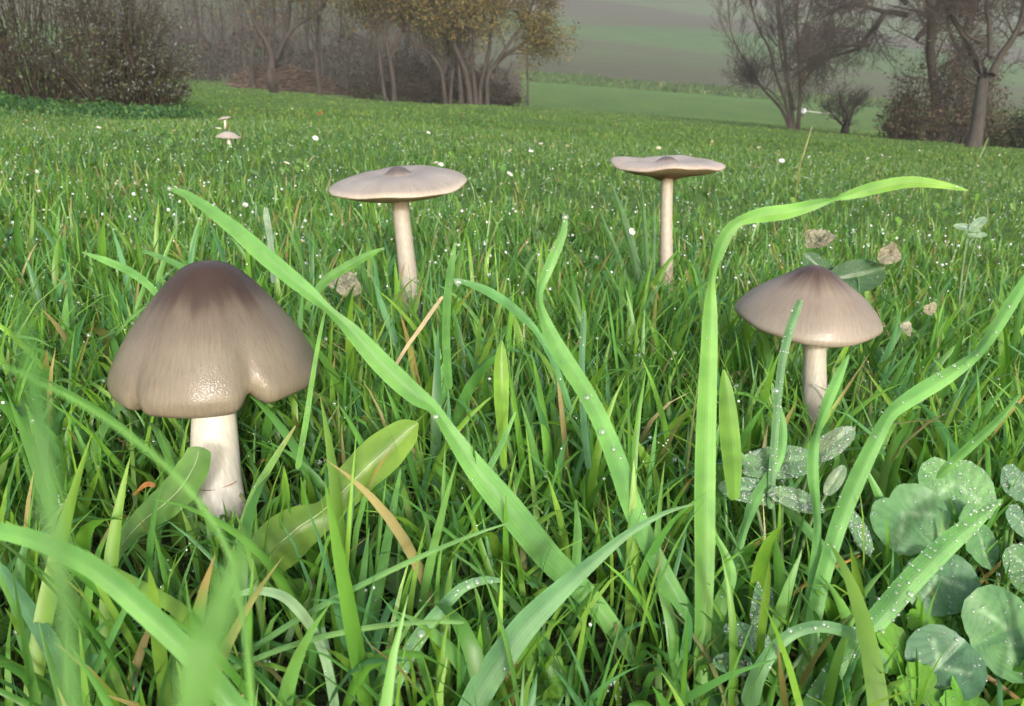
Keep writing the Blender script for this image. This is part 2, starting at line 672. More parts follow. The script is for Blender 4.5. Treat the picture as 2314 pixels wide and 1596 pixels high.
make_tree('sapling', 'thin dark sapling in front of the brown brush heap, right of the V shaped tree',
          [[(722, 202, 6), (721, 170, 5), (718, 120, 4), (722, 60, 3), (715, -40, 2)]], 22, n1=14, n2=5, l1=1.0, l2=.45, group='saplings along the woodland', seed=5, twig_r=.004)
make_tree('sapling', 'lone slim sapling on the open meadow right of the golden clump',
          [[(1192, 209, 2.6), (1192, 180, 2.2), (1190, 150, 1.6), (1189, 125, 1)]], 30, n1=8, n2=3, l1=.5, l2=.25, seed=6, twig_r=.004)
kw = dict(bark=M_BARK, n1=13, n2=8, n3=4, l1=1.3, l2=.7, l3=.35, spread=.8, twig_r=.004)
make_tree('autumn_tree', 'twin stemmed autumn tree with orange leaves, leftmost of the clump', [
    [(876, 232, 5.2), (868, 215, 4.5), (860, 150, 4.5), (852, 70, 3.8), (830, 20, 3.0), (800, -40, 2.2), (790, -120, 1.5)],
    [(890, 232, 6.0), (889, 180, 5.2), (880, 120, 4.5), (868, 60, 3.8), (862, 0, 3.8), (870, -100, 2.2)],
    [(884, 130, 3.8), (905, 70, 3.8), (925, 10, 3.0), (935, -80, 1.5)]],
    19.5, leaves=14000, leaf_size=.034, leaf_cols=GOLD, seed=7, group='autumn trees of the clump', t0=.45, **kw)
make_tree('autumn_tree', 'slender autumn tree in the middle of the clump with a long limb leaning left', [
    [(1006, 232, 6.0), (1004, 200, 5.2), (999, 158, 4.5), (975, 125, 4.5), (948, 105, 3.8), (925, 80, 3.0), (900, 40, 2.2), (890, -40, 1.5)],
    [(1003, 170, 4.5), (1010, 110, 3.8), (1000, 50, 3.8), (990, -20, 3.0), (985, -120, 1.5)],
    [(1018, 234, 4.5), (1020, 190, 3.8), (1030, 120, 3.8), (1035, 40, 3.0), (1040, -80, 1.5)]],
    20.5, leaves=15000, leaf_size=.034, leaf_cols=GOLD[1:] + OLIVE + OLIVE, seed=8, group='autumn trees of the clump', t0=.45, **kw)
make_tree('autumn_tree', 'many stemmed olive brown tree spreading wide, rightmost of the clump', [
    [(1063, 243, 7.5), (1060, 210, 6.8), (1052, 160, 6.0), (1030, 110, 5.2), (1010, 50, 3.8), (985, -30, 3.0), (960, -120, 1.5)],
    [(1076, 243, 6.0), (1073, 200, 5.2), (1068, 150, 4.5), (1066, 90, 4.5), (1060, 20, 3.8), (1050, -90, 2.2)],
    [(1084, 245, 6.0), (1085, 200, 5.2), (1094, 160, 5.2), (1105, 110, 4.5), (1110, 50, 3.8), (1120, -40, 3.0), (1130, -140, 1.5)],
    [(1101, 249, 6.0), (1101, 215, 5.2), (1104, 170, 5.2), (1135, 130, 4.5), (1171, 105, 3.8), (1205, 85, 2.2), (1226, 74, 1.5)],
    [(1042, 240, 6.0), (1040, 200, 5.2), (1038, 150, 4.5), (1045, 90, 3.8), (1080, 30, 3.0), (1100, -60, 1.5)],
    [(1110, 160, 4.5), (1150, 100, 3.8), (1185, 50, 3.0), (1205, 0, 3.0), (1220, -70, 1.5)]],
    20, leaves=26000, leaf_size=.034, leaf_cols=OLIVE, seed=9, group='autumn trees of the clump', t0=.5, **kw)

make_tree('coppiced_willow', 'leafless many stemmed tree fanning out of one base, alone on the right of the field', [
    [(1783, 290, 3.8), (1768, 246, 3.3), (1732, 202, 2.7), (1702, 150, 2.2), (1670, 80, 1.9), (1655, 0, 1.6), (1645, -100, 1.1)],
    [(1787, 290, 4.3), (1774, 232, 3.8), (1758, 175, 3.3), (1741, 110, 2.7), (1715, 55, 2.2), (1690, -10, 1.6), (1675, -110, 1.1)],
    [(1794, 290, 4.9), (1791, 210, 4.3), (1785, 120, 3.8), (1780, 50, 3.3), (1770, -40, 2.7), (1765, -150, 1.6)],
    [(1803, 289, 4.9), (1806, 200, 4.3), (1801, 110, 3.8), (1795, 40, 3.3), (1800, -40, 2.7), (1805, -160, 1.6)],
    [(1805, 205, 2.7), (1826, 165, 2.2), (1850, 140, 1.6), (1862, 122, 1.1)],
    [(1797, 250, 3.3), (1764, 140, 2.7), (1752, 50, 2.2), (1737, -30, 1.6), (1730, -120, 1.1)],
    [(1800, 120, 2.7), (1822, 50, 2.2), (1838, -20, 1.6), (1850, -110, 1.1)],
    [(1776, 250, 2.2), (1745, 208, 1.6), (1715, 195, 1.1), (1690, 185, 0.6)]],
    19, bark=M_BARK_PALE, n1=24, n2=8, n3=3, l1=1.1, l2=.55, l3=.3, spread=.55, up=.35, seed=12, twig_r=.003, part='crown')
make_tree('low_shrub', 'small leafless shrub between the fanning bare tree and the thicket', [
    [(1905, 288, 4), (1895, 260, 3), (1880, 225, 2)], [(1911, 288, 4), (1910, 250, 3), (1906, 205, 2)],
    [(1915, 288, 4), (1925, 255, 3), (1936, 222, 2)], [(1908, 288, 3), (1885, 262, 2), (1868, 240, 1)]],
    18, cat='shrub', n1=11, n2=7, n3=3, l1=.5, l2=.3, l3=.15, seed=13, twig_r=.003, part='crown')
make_tree('arching_tree', 'dark bare tree with one thick limb arching down to the left above the thicket', [
    [(2120, 292, 12.0), (2104, 200, 10.5), (2080, 120, 9.8), (2058, 60, 9.0), (2050, 0, 9.0), (2046, -120, 6.8), (2040, -260, 3.0)],
    [(2052, 35, 6.8), (2012, 27, 6.0), (1988, 48, 6.0), (1975, 85, 5.2), (1958, 106, 4.5), (1905, 124, 3.8), (1850, 150, 3.0), (1815, 178, 1.5)],
    [(1962, 104, 3.8), (1910, 104, 3.0), (1860, 112, 2.2), (1820, 135, 1.5)],
    [(2000, 28, 4.5), (1950, 10, 3.8), (1900, 18, 3.0), (1860, 45, 1.5)],
    [(2050, 10, 6.0), (2000, -40, 4.5), (1940, -50, 3.8), (1880, -20, 2.2)],
    [(2070, 90, 6.0), (2110, 40, 5.2), (2130, -40, 3.8), (2150, -150, 2.2)]],
    16, n1=22, n2=10, n3=6, l1=1.1, l2=.6, l3=.32, spread=.95, up=.02, droop=.15, seed=14, twig_r=.003, part='crown', t0=.15)
make_tree('dark_tree', 'straight dark leaning trunk inside the thicket on the right', [
    [(2110, 290, 8.8), (2128, 245, 8.0), (2150, 170, 8.0), (2172, 100, 7.2), (2194, 20, 6.4), (2210, -90, 4.0)],
    [(2165, 120, 4.8), (2150, 50, 4.0), (2155, -40, 2.4)],
    [(2185, 50, 4.8), (2230, -20, 3.2), (2260, -90, 1.6)]],
    17, n1=18, n2=9, n3=5, l1=1.0, l2=.6, l3=.3, spread=.9, up=.1, seed=15, twig_r=.003, part='crown')
make_tree('leaning_tree', 'thick grey trunk leaning right and forking, nearest tree at the right edge', [
    [(2198, 332, 17.2), (2214, 275, 13.5), (2229, 218, 12.0), (2241, 165, 10.5), (2232, 120, 8.2), (2216, 90, 6.8), (2190, 40, 5.2), (2160, -10, 4.5), (2130, -90, 2.2)],
    [(2240, 170, 9.0), (2262, 125, 7.5), (2283, 85, 6.8), (2300, 40, 6.0), (2318, -20, 4.5), (2345, -110, 2.2)],
    [(2236, 130, 6.0), (2238, 60, 5.2), (2230, 0, 4.5), (2240, -90, 3.0)],
    [(2283, 85, 4.5), (2310, 70, 3.8), (2350, 40, 3.0), (2400, 20, 1.5)],
    [(2220, 95, 4.5), (2195, 85, 3.0), (2170, 60, 2.2), (2155, 30, 1.5)]],
    12.5, bark=bark_material('lichen_bark', (.018, .0155, .0125), (.055, .048, .038), 14), n1=16, n2=9, n3=6, l1=.8, l2=.45, l3=.25, spread=.85, up=.1, seed=16,
    twig_r=.0025, part='crown', jit=.1, sides=9)


def bush_mass(name, label, cat, centres, n_stem, n_leaf, leaf_size, cols, seed, stem_r=.008, stem_up=1.0, kind=None, mat=None, leaf_low=0.0, droop=.0, aspect=.5,
              stem_mat=None, low_cols=None):
    """shrub: stems fanning up from the ground through blobs (x, y, z radius ...) and leaves in clumps"""
    rng = np.random.default_rng(seed)
    cs = np.asarray(centres, float)            # x, y, height, rx, ry
    base = np.array((cs[:, 0].mean(), cs[:, 1].mean(), 0))
    base[2] = float(G(base[0], base[1]))
    root = empty(name, base, label, cat)
    if kind:
        root['kind'] = kind
    st, lf = MB(), MB()
    tips = []
    for i in range(n_stem):
        c = cs[rng.integers(len(cs))]
        a, rr = rng.uniform(0, 2 * math.pi), math.sqrt(rng.uniform())
        x0, y0 = c[0] + .45 * c[3] * rr * math.cos(a), c[1] + .45 * c[4] * rr * math.sin(a)
        z0 = float(G(x0, y0))
        a2 = a + rng.normal() * .5
        rr2 = min(1, max(0, rr + rng.uniform(-.1, .5)))
        h = c[2] * math.sqrt(max(.08, 1 - rr2 ** 2.4)) * rng.uniform(.6, 1.05)
        x1, y1 = c[0] + c[3] * rr2 * math.cos(a2), c[1] + c[4] * rr2 * math.sin(a2)
        pts = np.array([(x0, y0, z0 - .03), (x0 * .75 + x1 * .25, y0 * .75 + y1 * .25, z0 + h * .4),
                        (x0 * .35 + x1 * .65, y0 * .35 + y1 * .65, z0 + h * .75), (x1, y1, z0 + h * (1 - droop * rr2))])
        pts[1:] += rng.normal(size=(3, 3)) * .05 * c[3]
        path = catmull(pts, 7)
        rad = np.linspace(stem_r * rng.uniform(.5, 1.3), stem_r * .25, 7)
        tube(st, path, rad, 3, cap=False)
        tips.append(path)
        for p1, r1 in sub_branches(rng, path, rad, 4, h * .28, .8, .2, .25, 3):
            tube(st, p1, np.maximum(r1, stem_r * .2), 3, cap=False)
            tips.append(p1)
    st.build('branches', stem_mat or M_TWIG, root, origin=base)
    if n_leaf:
        pts = np.empty((n_leaf, 3))
        k = rng.integers(0, len(tips), n_leaf)
        t = rng.uniform(leaf_low, 1, n_leaf)
        for i in range(n_leaf):
            p = tips[k[i]]
            pts[i] = p[min(int(t[i] * len(p)), len(p) - 1)]
        pts += rng.normal(size=pts.shape) * leaf_size * 1.6
        pts[:, 2] = np.maximum(pts[:, 2], G(pts[:, 0], pts[:, 1]) + .01)
        if low_cols is not None:     # silver leaves toward the shoot tips; inner shade painted as darker lower leaves
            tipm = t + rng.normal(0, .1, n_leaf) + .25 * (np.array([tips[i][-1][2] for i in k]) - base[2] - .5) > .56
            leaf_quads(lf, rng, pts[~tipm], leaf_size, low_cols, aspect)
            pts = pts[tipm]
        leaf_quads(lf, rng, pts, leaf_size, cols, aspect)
        lf.build('foliage', mat or M_TREELEAF, root, smooth=False, origin=base)
    return root


def gx(u, y):
    return (u - 1156.5) / F * y / CP * .97


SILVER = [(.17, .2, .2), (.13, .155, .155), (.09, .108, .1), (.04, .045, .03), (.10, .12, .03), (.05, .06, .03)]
M_BUSHTWIG = bark_material('bush_twig', (.016, .012, .009), (.085, .065, .048), 14)
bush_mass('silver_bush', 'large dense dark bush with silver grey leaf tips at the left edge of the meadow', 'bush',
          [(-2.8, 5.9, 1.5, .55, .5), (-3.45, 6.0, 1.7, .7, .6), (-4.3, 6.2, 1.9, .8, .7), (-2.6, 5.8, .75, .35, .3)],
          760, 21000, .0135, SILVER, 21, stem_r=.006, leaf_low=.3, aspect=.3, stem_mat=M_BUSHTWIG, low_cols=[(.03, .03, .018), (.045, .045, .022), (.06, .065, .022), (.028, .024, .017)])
DEAD = [(.085, .062, .045), (.06, .046, .035), (.045, .036, .028), (.11, .08, .055), (.075, .08, .035)]
bush_mass('thicket', 'tangled thicket hung with dead brown leaves in front of the dark trunks on the right', 'thicket',
          [(gx(2010, 15), 15.2, 1.7, .6, .6), (gx(2060, 15), 15.4, 2.5, .8, .7), (gx(2120, 15), 15.3, 2.4, .8, .7), (gx(1985, 15), 15.0, .9, .35, .5), (gx(2165, 15), 15.6, 2.2, .7, .7), (gx(2230, 15), 16.2, 1.9, .6, .6)],
          560, 5500, .035, DEAD, 22, stem_r=.007, leaf_low=.1, droop=.2)
bush_mass('bramble', 'low leafy bramble under the leaning grey trunk at the right edge', 'bush',
          [(gx(2290, 15), 15.5, 1.0, .5, .4), (gx(2380, 15), 15.5, 1.2, .7, .5), (gx(2265, 15), 15.6, .5, .35, .3)],
          160, 5000, .03, [(.04, .07, .02), (.05, .06, .025), (.06, .045, .03), (.03, .05, .02)], 23, stem_r=.007, leaf_low=.2)
bush_mass('undergrowth', 'dark brown undergrowth behind the trunks of the autumn clump', 'undergrowth',
          [(gx(u, 23), 23 + .4 * math.sin(u), h, .8, .5) for u, h in ((860, 1.0), (920, 1.6), (975, 1.5), (1030, 1.6), (1085, 1.3), (1120, .8))],
          520, 12000, .035, [(.045, .034, .026), (.035, .028, .022), (.03, .034, .02), (.055, .042, .03)], 24, stem_r=.008, leaf_low=.1, kind='stuff')

# heap of cut brown brush at the wood's edge
def brush_heap():
    rng = np.random.default_rng(31)
    mb = MB()
    y0 = 28.0
    xs0, xs1 = gx(590, y0), gx(835, y0)
    n = 5200
    t = rng.uniform(0, 1, n)
    x = xs0 + (xs1 - xs0) * t
    top = .8 * np.sin(np.clip(t * 1.05 + .06, 0, 1) * math.pi) ** .55 * (1.15 - .45 * t)
    y = y0 + rng.normal(size=n) * .6
    z = G(x, y) + top * rng.uniform(0, 1, n) ** .5 * np.exp(-((y - y0) / 1.1) ** 2)
    d = rng.normal(size=(n, 3))
    d[:, 2] *= .35
    d /= np.linalg.norm(d, axis=1)[:, None]
    s = rng.uniform(.1, .3, n)[:, None]
    w = np.cross(d, rng.normal(size=(n, 3)))
    w /= np.linalg.norm(w, axis=1)[:, None]
    p = np.stack((x, y, z), 1)
    v = np.stack((p - d * s - w * .012, p - d * s + w * .012, p + d * s + w * .006, p + d * s - w * .006), 1).reshape(-1, 3)
    c = np.array([(.10, .078, .06), (.08, .063, .05), (.125, .095, .07)])[rng.integers(0, 3, n)]
    mb.add(v, np.arange(n * 4).reshape(-1, 4), None, np.repeat(c, 4, 0))
    # packed core so that the heap is solid
    a = np.linspace(0, math.pi, 9)
    tt = np.linspace(0, 1, 24)
    H = .68 * np.sin(np.clip(tt * 1.05 + .06, 0, 1) * math.pi) ** .55 * (1.15 - .45 * tt)
    X = xs0 + (xs1 - xs0) * tt[:, None] + 0 * a[None]
    Y = y0 - np.cos(a)[None] * 1.0 + 0 * X
    Z = G(X, Y) + np.sin(a)[None] * H[:, None] - .03
    i = np.arange(24 * 9).reshape(24, 9)
    mb.add(np.stack((X, Y, Z), -1), np.stack((i[:-1, :-1], i[1:, :-1], i[1:, 1:], i[:-1, 1:]), -1).reshape(-1, 4), None, (.085, .058, .042))
    b0 = np.array(((xs0 + xs1) / 2, y0, float(G((xs0 + xs1) / 2, y0))))
    tag(mb.build('brush_heap', col_material('dry_brush', .9, .1, 6., .3), smooth=False, origin=b0),
        'low long heap of reddish brown brush behind the V shaped tree', 'brush heap')


brush_heap()


# far wood behind the meadow: reads as one brown mass
def woodland():
    rng = np.random.default_rng(41)
    mb = MB()
    lf = MB()
    for i in range(60):
        u = rng.uniform(330, 1190)
        y = rng.uniform(33, 47)
        x = gx(u, y)
        z = float(G(x, y))
        h = rng.uniform(4.5, 9)
        if u > 1060:
            h *= .35
        r = rng.uniform(.03, .1)
        k = np.linspace(0, 1, 6)
        path = np.stack((x + k * rng.normal() * .6 + rng.normal(size=6) * .05, y + k * rng.normal() * .6, z - .1 + h * k), 1)
        g = rng.uniform(.7, 1.3)
        tube(mb, path, np.linspace(r, r * .2, 6), 4, (.042 * g, .036 * g, .032 * g), False)
        for p1, r1 in sub_branches(rng, path, np.linspace(r, r * .2, 6), 16, h * .3, .8, .35, .12, 3):
            tube(mb, p1, np.maximum(r1, .006), 3, (.046 * g, .04 * g, .035 * g), False)
    n = 26000
    u = rng.uniform(300, 1170, n)
    y = rng.uniform(34, 48, n)
    x = gx(u, y)
    hmax = np.where(u > 1080, 1.6, 7.5) * (0.75 + .25 * np.sin(u / 23) * np.cos(u / 57))
    z = G(x, y) + hmax * rng.uniform(0, 1, n) ** 1.25
    d = rng.normal(size=(n, 3)) * .6
    d[:, 2] += 1
    d /= np.linalg.norm(d, axis=1)[:, None]
    s = rng.uniform(.2, .75, n)[:, None]
    w = np.cross(d, rng.normal(size=(n, 3)))
    w /= np.linalg.norm(w, axis=1)[:, None]
    w *= rng.uniform(.005, .015, (n, 1))
    p = np.stack((x, y, z), 1)
    v = np.stack((p - d * s - w, p - d * s + w, p + d * s), 1).reshape(-1, 3)
    low = (rng.uniform(0, 1, n) < .5)[:, None]
    c = np.where(low, np.array((.062, .055, .049)), np.array((.088, .077, .068))) * rng.uniform(.7, 1.3, (n, 1))
    mb.add(v, None, np.arange(n * 3).reshape(-1, 3), np.repeat(c, 3, 0))
    n = 9000
    u = rng.uniform(300, 1150, n)
    y = rng.uniform(36, 48, n)
    x = gx(u, y)
    hm = np.where(u > 1080, 1.2, 1.9 + .5 * np.sin(u / 31))
    p = np.stack((x, y, G(x, y) + hm * rng.uniform(0, 1, n)), 1)
    leaf_quads(mb, rng, p, .12, [(.05, .046, .04), (.04, .04, .032), (.065, .05, .042)])
    tag(mb.build('woodland', col_material('wood_edge', .95, .05, 2., .25), smooth=False), 'leafless brown wood behind the meadow on the left', 'woodland', kind='stuff')


woodland()


# white pole barrier beside the field and pale house on the hill
def barrier():
    d = 40
    a, b_ = P(1814, 251, d), P(1886, 258, d)
    base = np.array(((a[0] + b_[0]) / 2, a[1], float(G((a[0] + b_[0]) / 2, a[1]))))
    root = empty('barrier', base, 'white pole with a small white plate at its left end, behind fanning tree', 'barrier')
    white = simple('white_paint', (.42, .43, .45), .6, (9., .15))
    mb = MB()
    tube(mb, catmull([a, b_], 4), .018, 6)
    mb.build('pole', white, root, origin=base)
    mb = MB()
    w, h = .13, .12
    v = [(a[0] + sx * w, a[1] - .06 + sy * .012, a[2] + sz * h) for sx in (-1, 1) for sy in (-1, 1) for sz in (-1, 1)]
    mb.add(v, [(0, 1, 3, 2), (4, 6, 7, 5), (0, 4, 5, 1), (2, 3, 7, 6), (0, 2, 6, 4), (1, 5, 7, 3)])
    mb.build('plate', white, root, smooth=False, origin=base)
    for q in (a, b_):
        mb = MB()
        g = np.array((q[0], q[1] + .06, float(G(q[0], q[1])) - .1))
        tube(mb, catmull([g, (q[0], q[1] + .06, q[2] + .05)], 4), .035, 6)
        mb.build('post', M_BARK, root, origin=base)


barrier()


def box(mb, c, s):
    c, s = np.asarray(c, float), np.asarray(s, float) / 2
    v = [c + s * np.array((sx, sy, sz)) for sx in (-1, 1) for sy in (-1, 1) for sz in (-1, 1)]
    mb.add(v, [(0, 1, 3, 2), (4, 6, 7, 5), (0, 4, 5, 1), (2, 3, 7, 6), (0, 2, 6, 4), (1, 5, 7, 3)])


def house():
    p = P(1672, 4, 232)
    x, y = p[0], p[1]
    z = float(G(x, y))
    root = empty('house', (x, y, z), 'pale farmhouse on the far hill at the top edge behind the bare tree', 'house')
    wall = simple('pale_plaster', (.72, .66, .58), .8, (1.2, .1))
    W_, D_, H_ = 8.5, 7, 5.5
    mb = MB()
    box(mb, (x, y, z + H_ / 2 - .6), (W_, D_, H_ + 1.2))
    mb.build('wall', wall, root, smooth=False, origin=(x, y, z))
    mb = MB()
    e, t = .4, z + H_
    v = [(x - W_ / 2 - e, y - D_ / 2 - e, t), (x + W_ / 2 + e, y - D_ / 2 - e, t), (x + W_ / 2 + e, y + D_ / 2 + e, t), (x - W_ / 2 - e, y + D_ / 2 + e, t),
         (x - W_ / 2 - e, y, t + 2), (x + W_ / 2 + e, y, t + 2)]
    mb.add(v, [(0, 1, 5, 4), (2, 3, 4, 5), (0, 3, 2, 1)], [(1, 2, 5), (3, 0, 4)])
    mb.build('roof', simple('roof_tile', (.28, .12, .07), .8, (2., .2)), root, smooth=False, origin=(x, y, z))
    wm = simple('dark_window', (.03, .035, .04), .2)
    for i in (-1, 0, 1):
        for k in (0, 1):
            if i == 0 and k == 0:
                mb = MB()
                box(mb, (x, y - D_ / 2 - .03, z + 1.05), (1.1, .1, 2.1))
                mb.build('door', simple('door_wood', (.1, .06, .035), .6), root, smooth=False, origin=(x, y, z))
                continue
            mb = MB()
            box(mb, (x + i * 2.6, y - D_ / 2 - .03, z + 1.6 + k * 2.5), (1.0, .1, 1.3))
            mb.build('window', wm, root, smooth=False, origin=(x, y, z))


house()


def rail_fence():
    d = 16
    a, b_ = P(2255, 287, d), P(2420, 292, d)
    base = np.array((a[0], a[1], float(G(a[0], a[1]))))
    root = empty('rail_fence', base, 'low weathered rail fence behind the leaning grey trunk', 'fence')
    mb = MB()
    tube(mb, catmull([a, b_], 5), .018, 5)
    mb.build('rail', M_BARK_PALE, root, origin=base)
    for t in (.08, .38, .7, .97):
        q = a + (b_ - a) * t
        mb = MB()
        tube(mb, catmull([(q[0], q[1] + .05, float(G(q[0], q[1])) - .15), (q[0], q[1] + .05, q[2] + .06)], 4), .03, 5)
        mb.build('post', M_BARK_PALE, root, origin=base)


rail_fence()

# ------------------------------------------------------------------ mushrooms
def cap_material(name, streak=1.0):
    m, nt, b, L = nodes(name)
    at = N(nt, 'ShaderNodeAttribute', attribute_name='Col')
    ac = N(nt, 'ShaderNodeAttribute', attribute_name='across')
    g = N(nt, 'ShaderNodeTexCoord')
    # radial fibres: noise over (angle, height)
    sx = N(nt, 'ShaderNodeSeparateXYZ')
    L.new(g.outputs['Object'], sx.inputs[0])
    cb = N(nt, 'ShaderNodeCombineXYZ')
    m1 = N(nt, 'ShaderNodeMath', operation='MULTIPLY')
    m1.inputs[1].default_value = 26.0
    L.new(ac.outputs['Fac'], m1.inputs[0])
    m2 = N(nt, 'ShaderNodeMath', operation='MULTIPLY')
    m2.inputs[1].default_value = 90.0
    L.new(sx.outputs['Z'], m2.inputs[0])
    L.new(m1.outputs[0], cb.inputs[0])
    L.new(m2.outputs[0], cb.inputs[1])
    nz = N(nt, 'ShaderNodeTexNoise', Scale=1.6, Detail=6.0, Roughness=.7)
    L.new(cb.outputs[0], nz.inputs['Vector'])
    r = ramp(nt, [(.3, (.78, .76, .74)), (.5, (1, 1, 1)), (.72, (1.12, 1.13, 1.13))])
    L.new(nz.outputs[0], r.inputs[0])
    c = mix(nt, at.outputs['Color'], r.outputs[0], streak, 'MULTIPLY')
    n2 = N(nt, 'ShaderNodeTexNoise', Scale=1500.0, Detail=2.0)
    L.new(g.outputs['Object'], n2.inputs['Vector'])
    n3 = N(nt, 'ShaderNodeTexNoise', Scale=34.0, Detail=4.0)
    L.new(g.outputs['Object'], n3.inputs['Vector'])
    r3 = ramp(nt, [(.3, (.84, .83, .83)), (.7, (1.12, 1.12, 1.1))])
    L.new(n3.outputs[0], r3.inputs[0])
    c = mix(nt, c, r3.outputs[0], 1.0, 'MULTIPLY')
    c = mix(nt, c, (.86, .89, .88), 1.0, 'MULTIPLY')
    L.new(c, b.inputs['Base Color'])
    b.inputs['Specular IOR Level'].default_value = .22
    b.inputs['Roughness'].default_value = .55
    b.inputs['Coat Weight'].default_value = .3
    b.inputs['Coat Roughness'].default_value = .08
    b.inputs['Subsurface Weight'].default_value = .12
    b.inputs['Subsurface Radius'].default_value = (.006, .004, .003)
    b.inputs['Subsurface Scale'].default_value = .4
    bp = N(nt, 'ShaderNodeBump', Strength=.4, Distance=.0004)
    L.new(n2.outputs[0], bp.inputs['Height'])
    L.new(bp.outputs[0], b.inputs['Normal'])
    bp2 = N(nt, 'ShaderNodeBump', Strength=.5, Distance=.0003)
    L.new(n2.outputs[0], bp2.inputs['Height'])
    L.new(bp2.outputs[0], b.inputs['Coat Normal'])
    return m


def stem_material():
    m, nt, b, L = nodes('cream_stem')
    at = N(nt, 'ShaderNodeAttribute', attribute_name='Col')
    g = N(nt, 'ShaderNodeTexCoord')
    mp = N(nt, 'ShaderNodeMapping')
    mp.inputs['Scale'].default_value = (700, 700, 60)
    L.new(g.outputs['Object'], mp.inputs['Vector'])
    nz = N(nt, 'ShaderNodeTexNoise', Scale=1.0, Detail=5.0, Roughness=.6)
    L.new(mp.outputs[0], nz.inputs['Vector'])
    r = ramp(nt, [(.3, (.84, .82, .78)), (.7, (1.08, 1.08, 1.08))])
    L.new(nz.outputs[0], r.inputs[0])
    L.new(mix(nt, at.outputs['Color'], r.outputs[0], 1.0, 'MULTIPLY'), b.inputs['Base Color'])
    b.inputs['Roughness'].default_value = .55
    b.inputs['Subsurface Weight'].default_value = .2
    b.inputs['Subsurface Radius'].default_value = (.006, .005, .004)
    b.inputs['Subsurface Scale'].default_value = .4
    bp = N(nt, 'ShaderNodeBump', Strength=.35, Distance=.0006)
    L.new(nz.outputs[0], bp.inputs['Height'])
    L.new(bp.outputs[0], b.inputs['Normal'])
    return m


M_CAP = cap_material('mushroom_cap_skin')
M_STEM = stem_material()
M_GILL = col_material('mushroom_gills', .8, .2, 300., .12)


def lerp_stops(stops, t):
    xs = [s[0] for s in stops]
    return np.stack([np.interp(t, xs, [s[1][k] for s in stops]) for k in range(3)], -1)


def smooth_profile(prof, n):
    return catmull(prof, n)


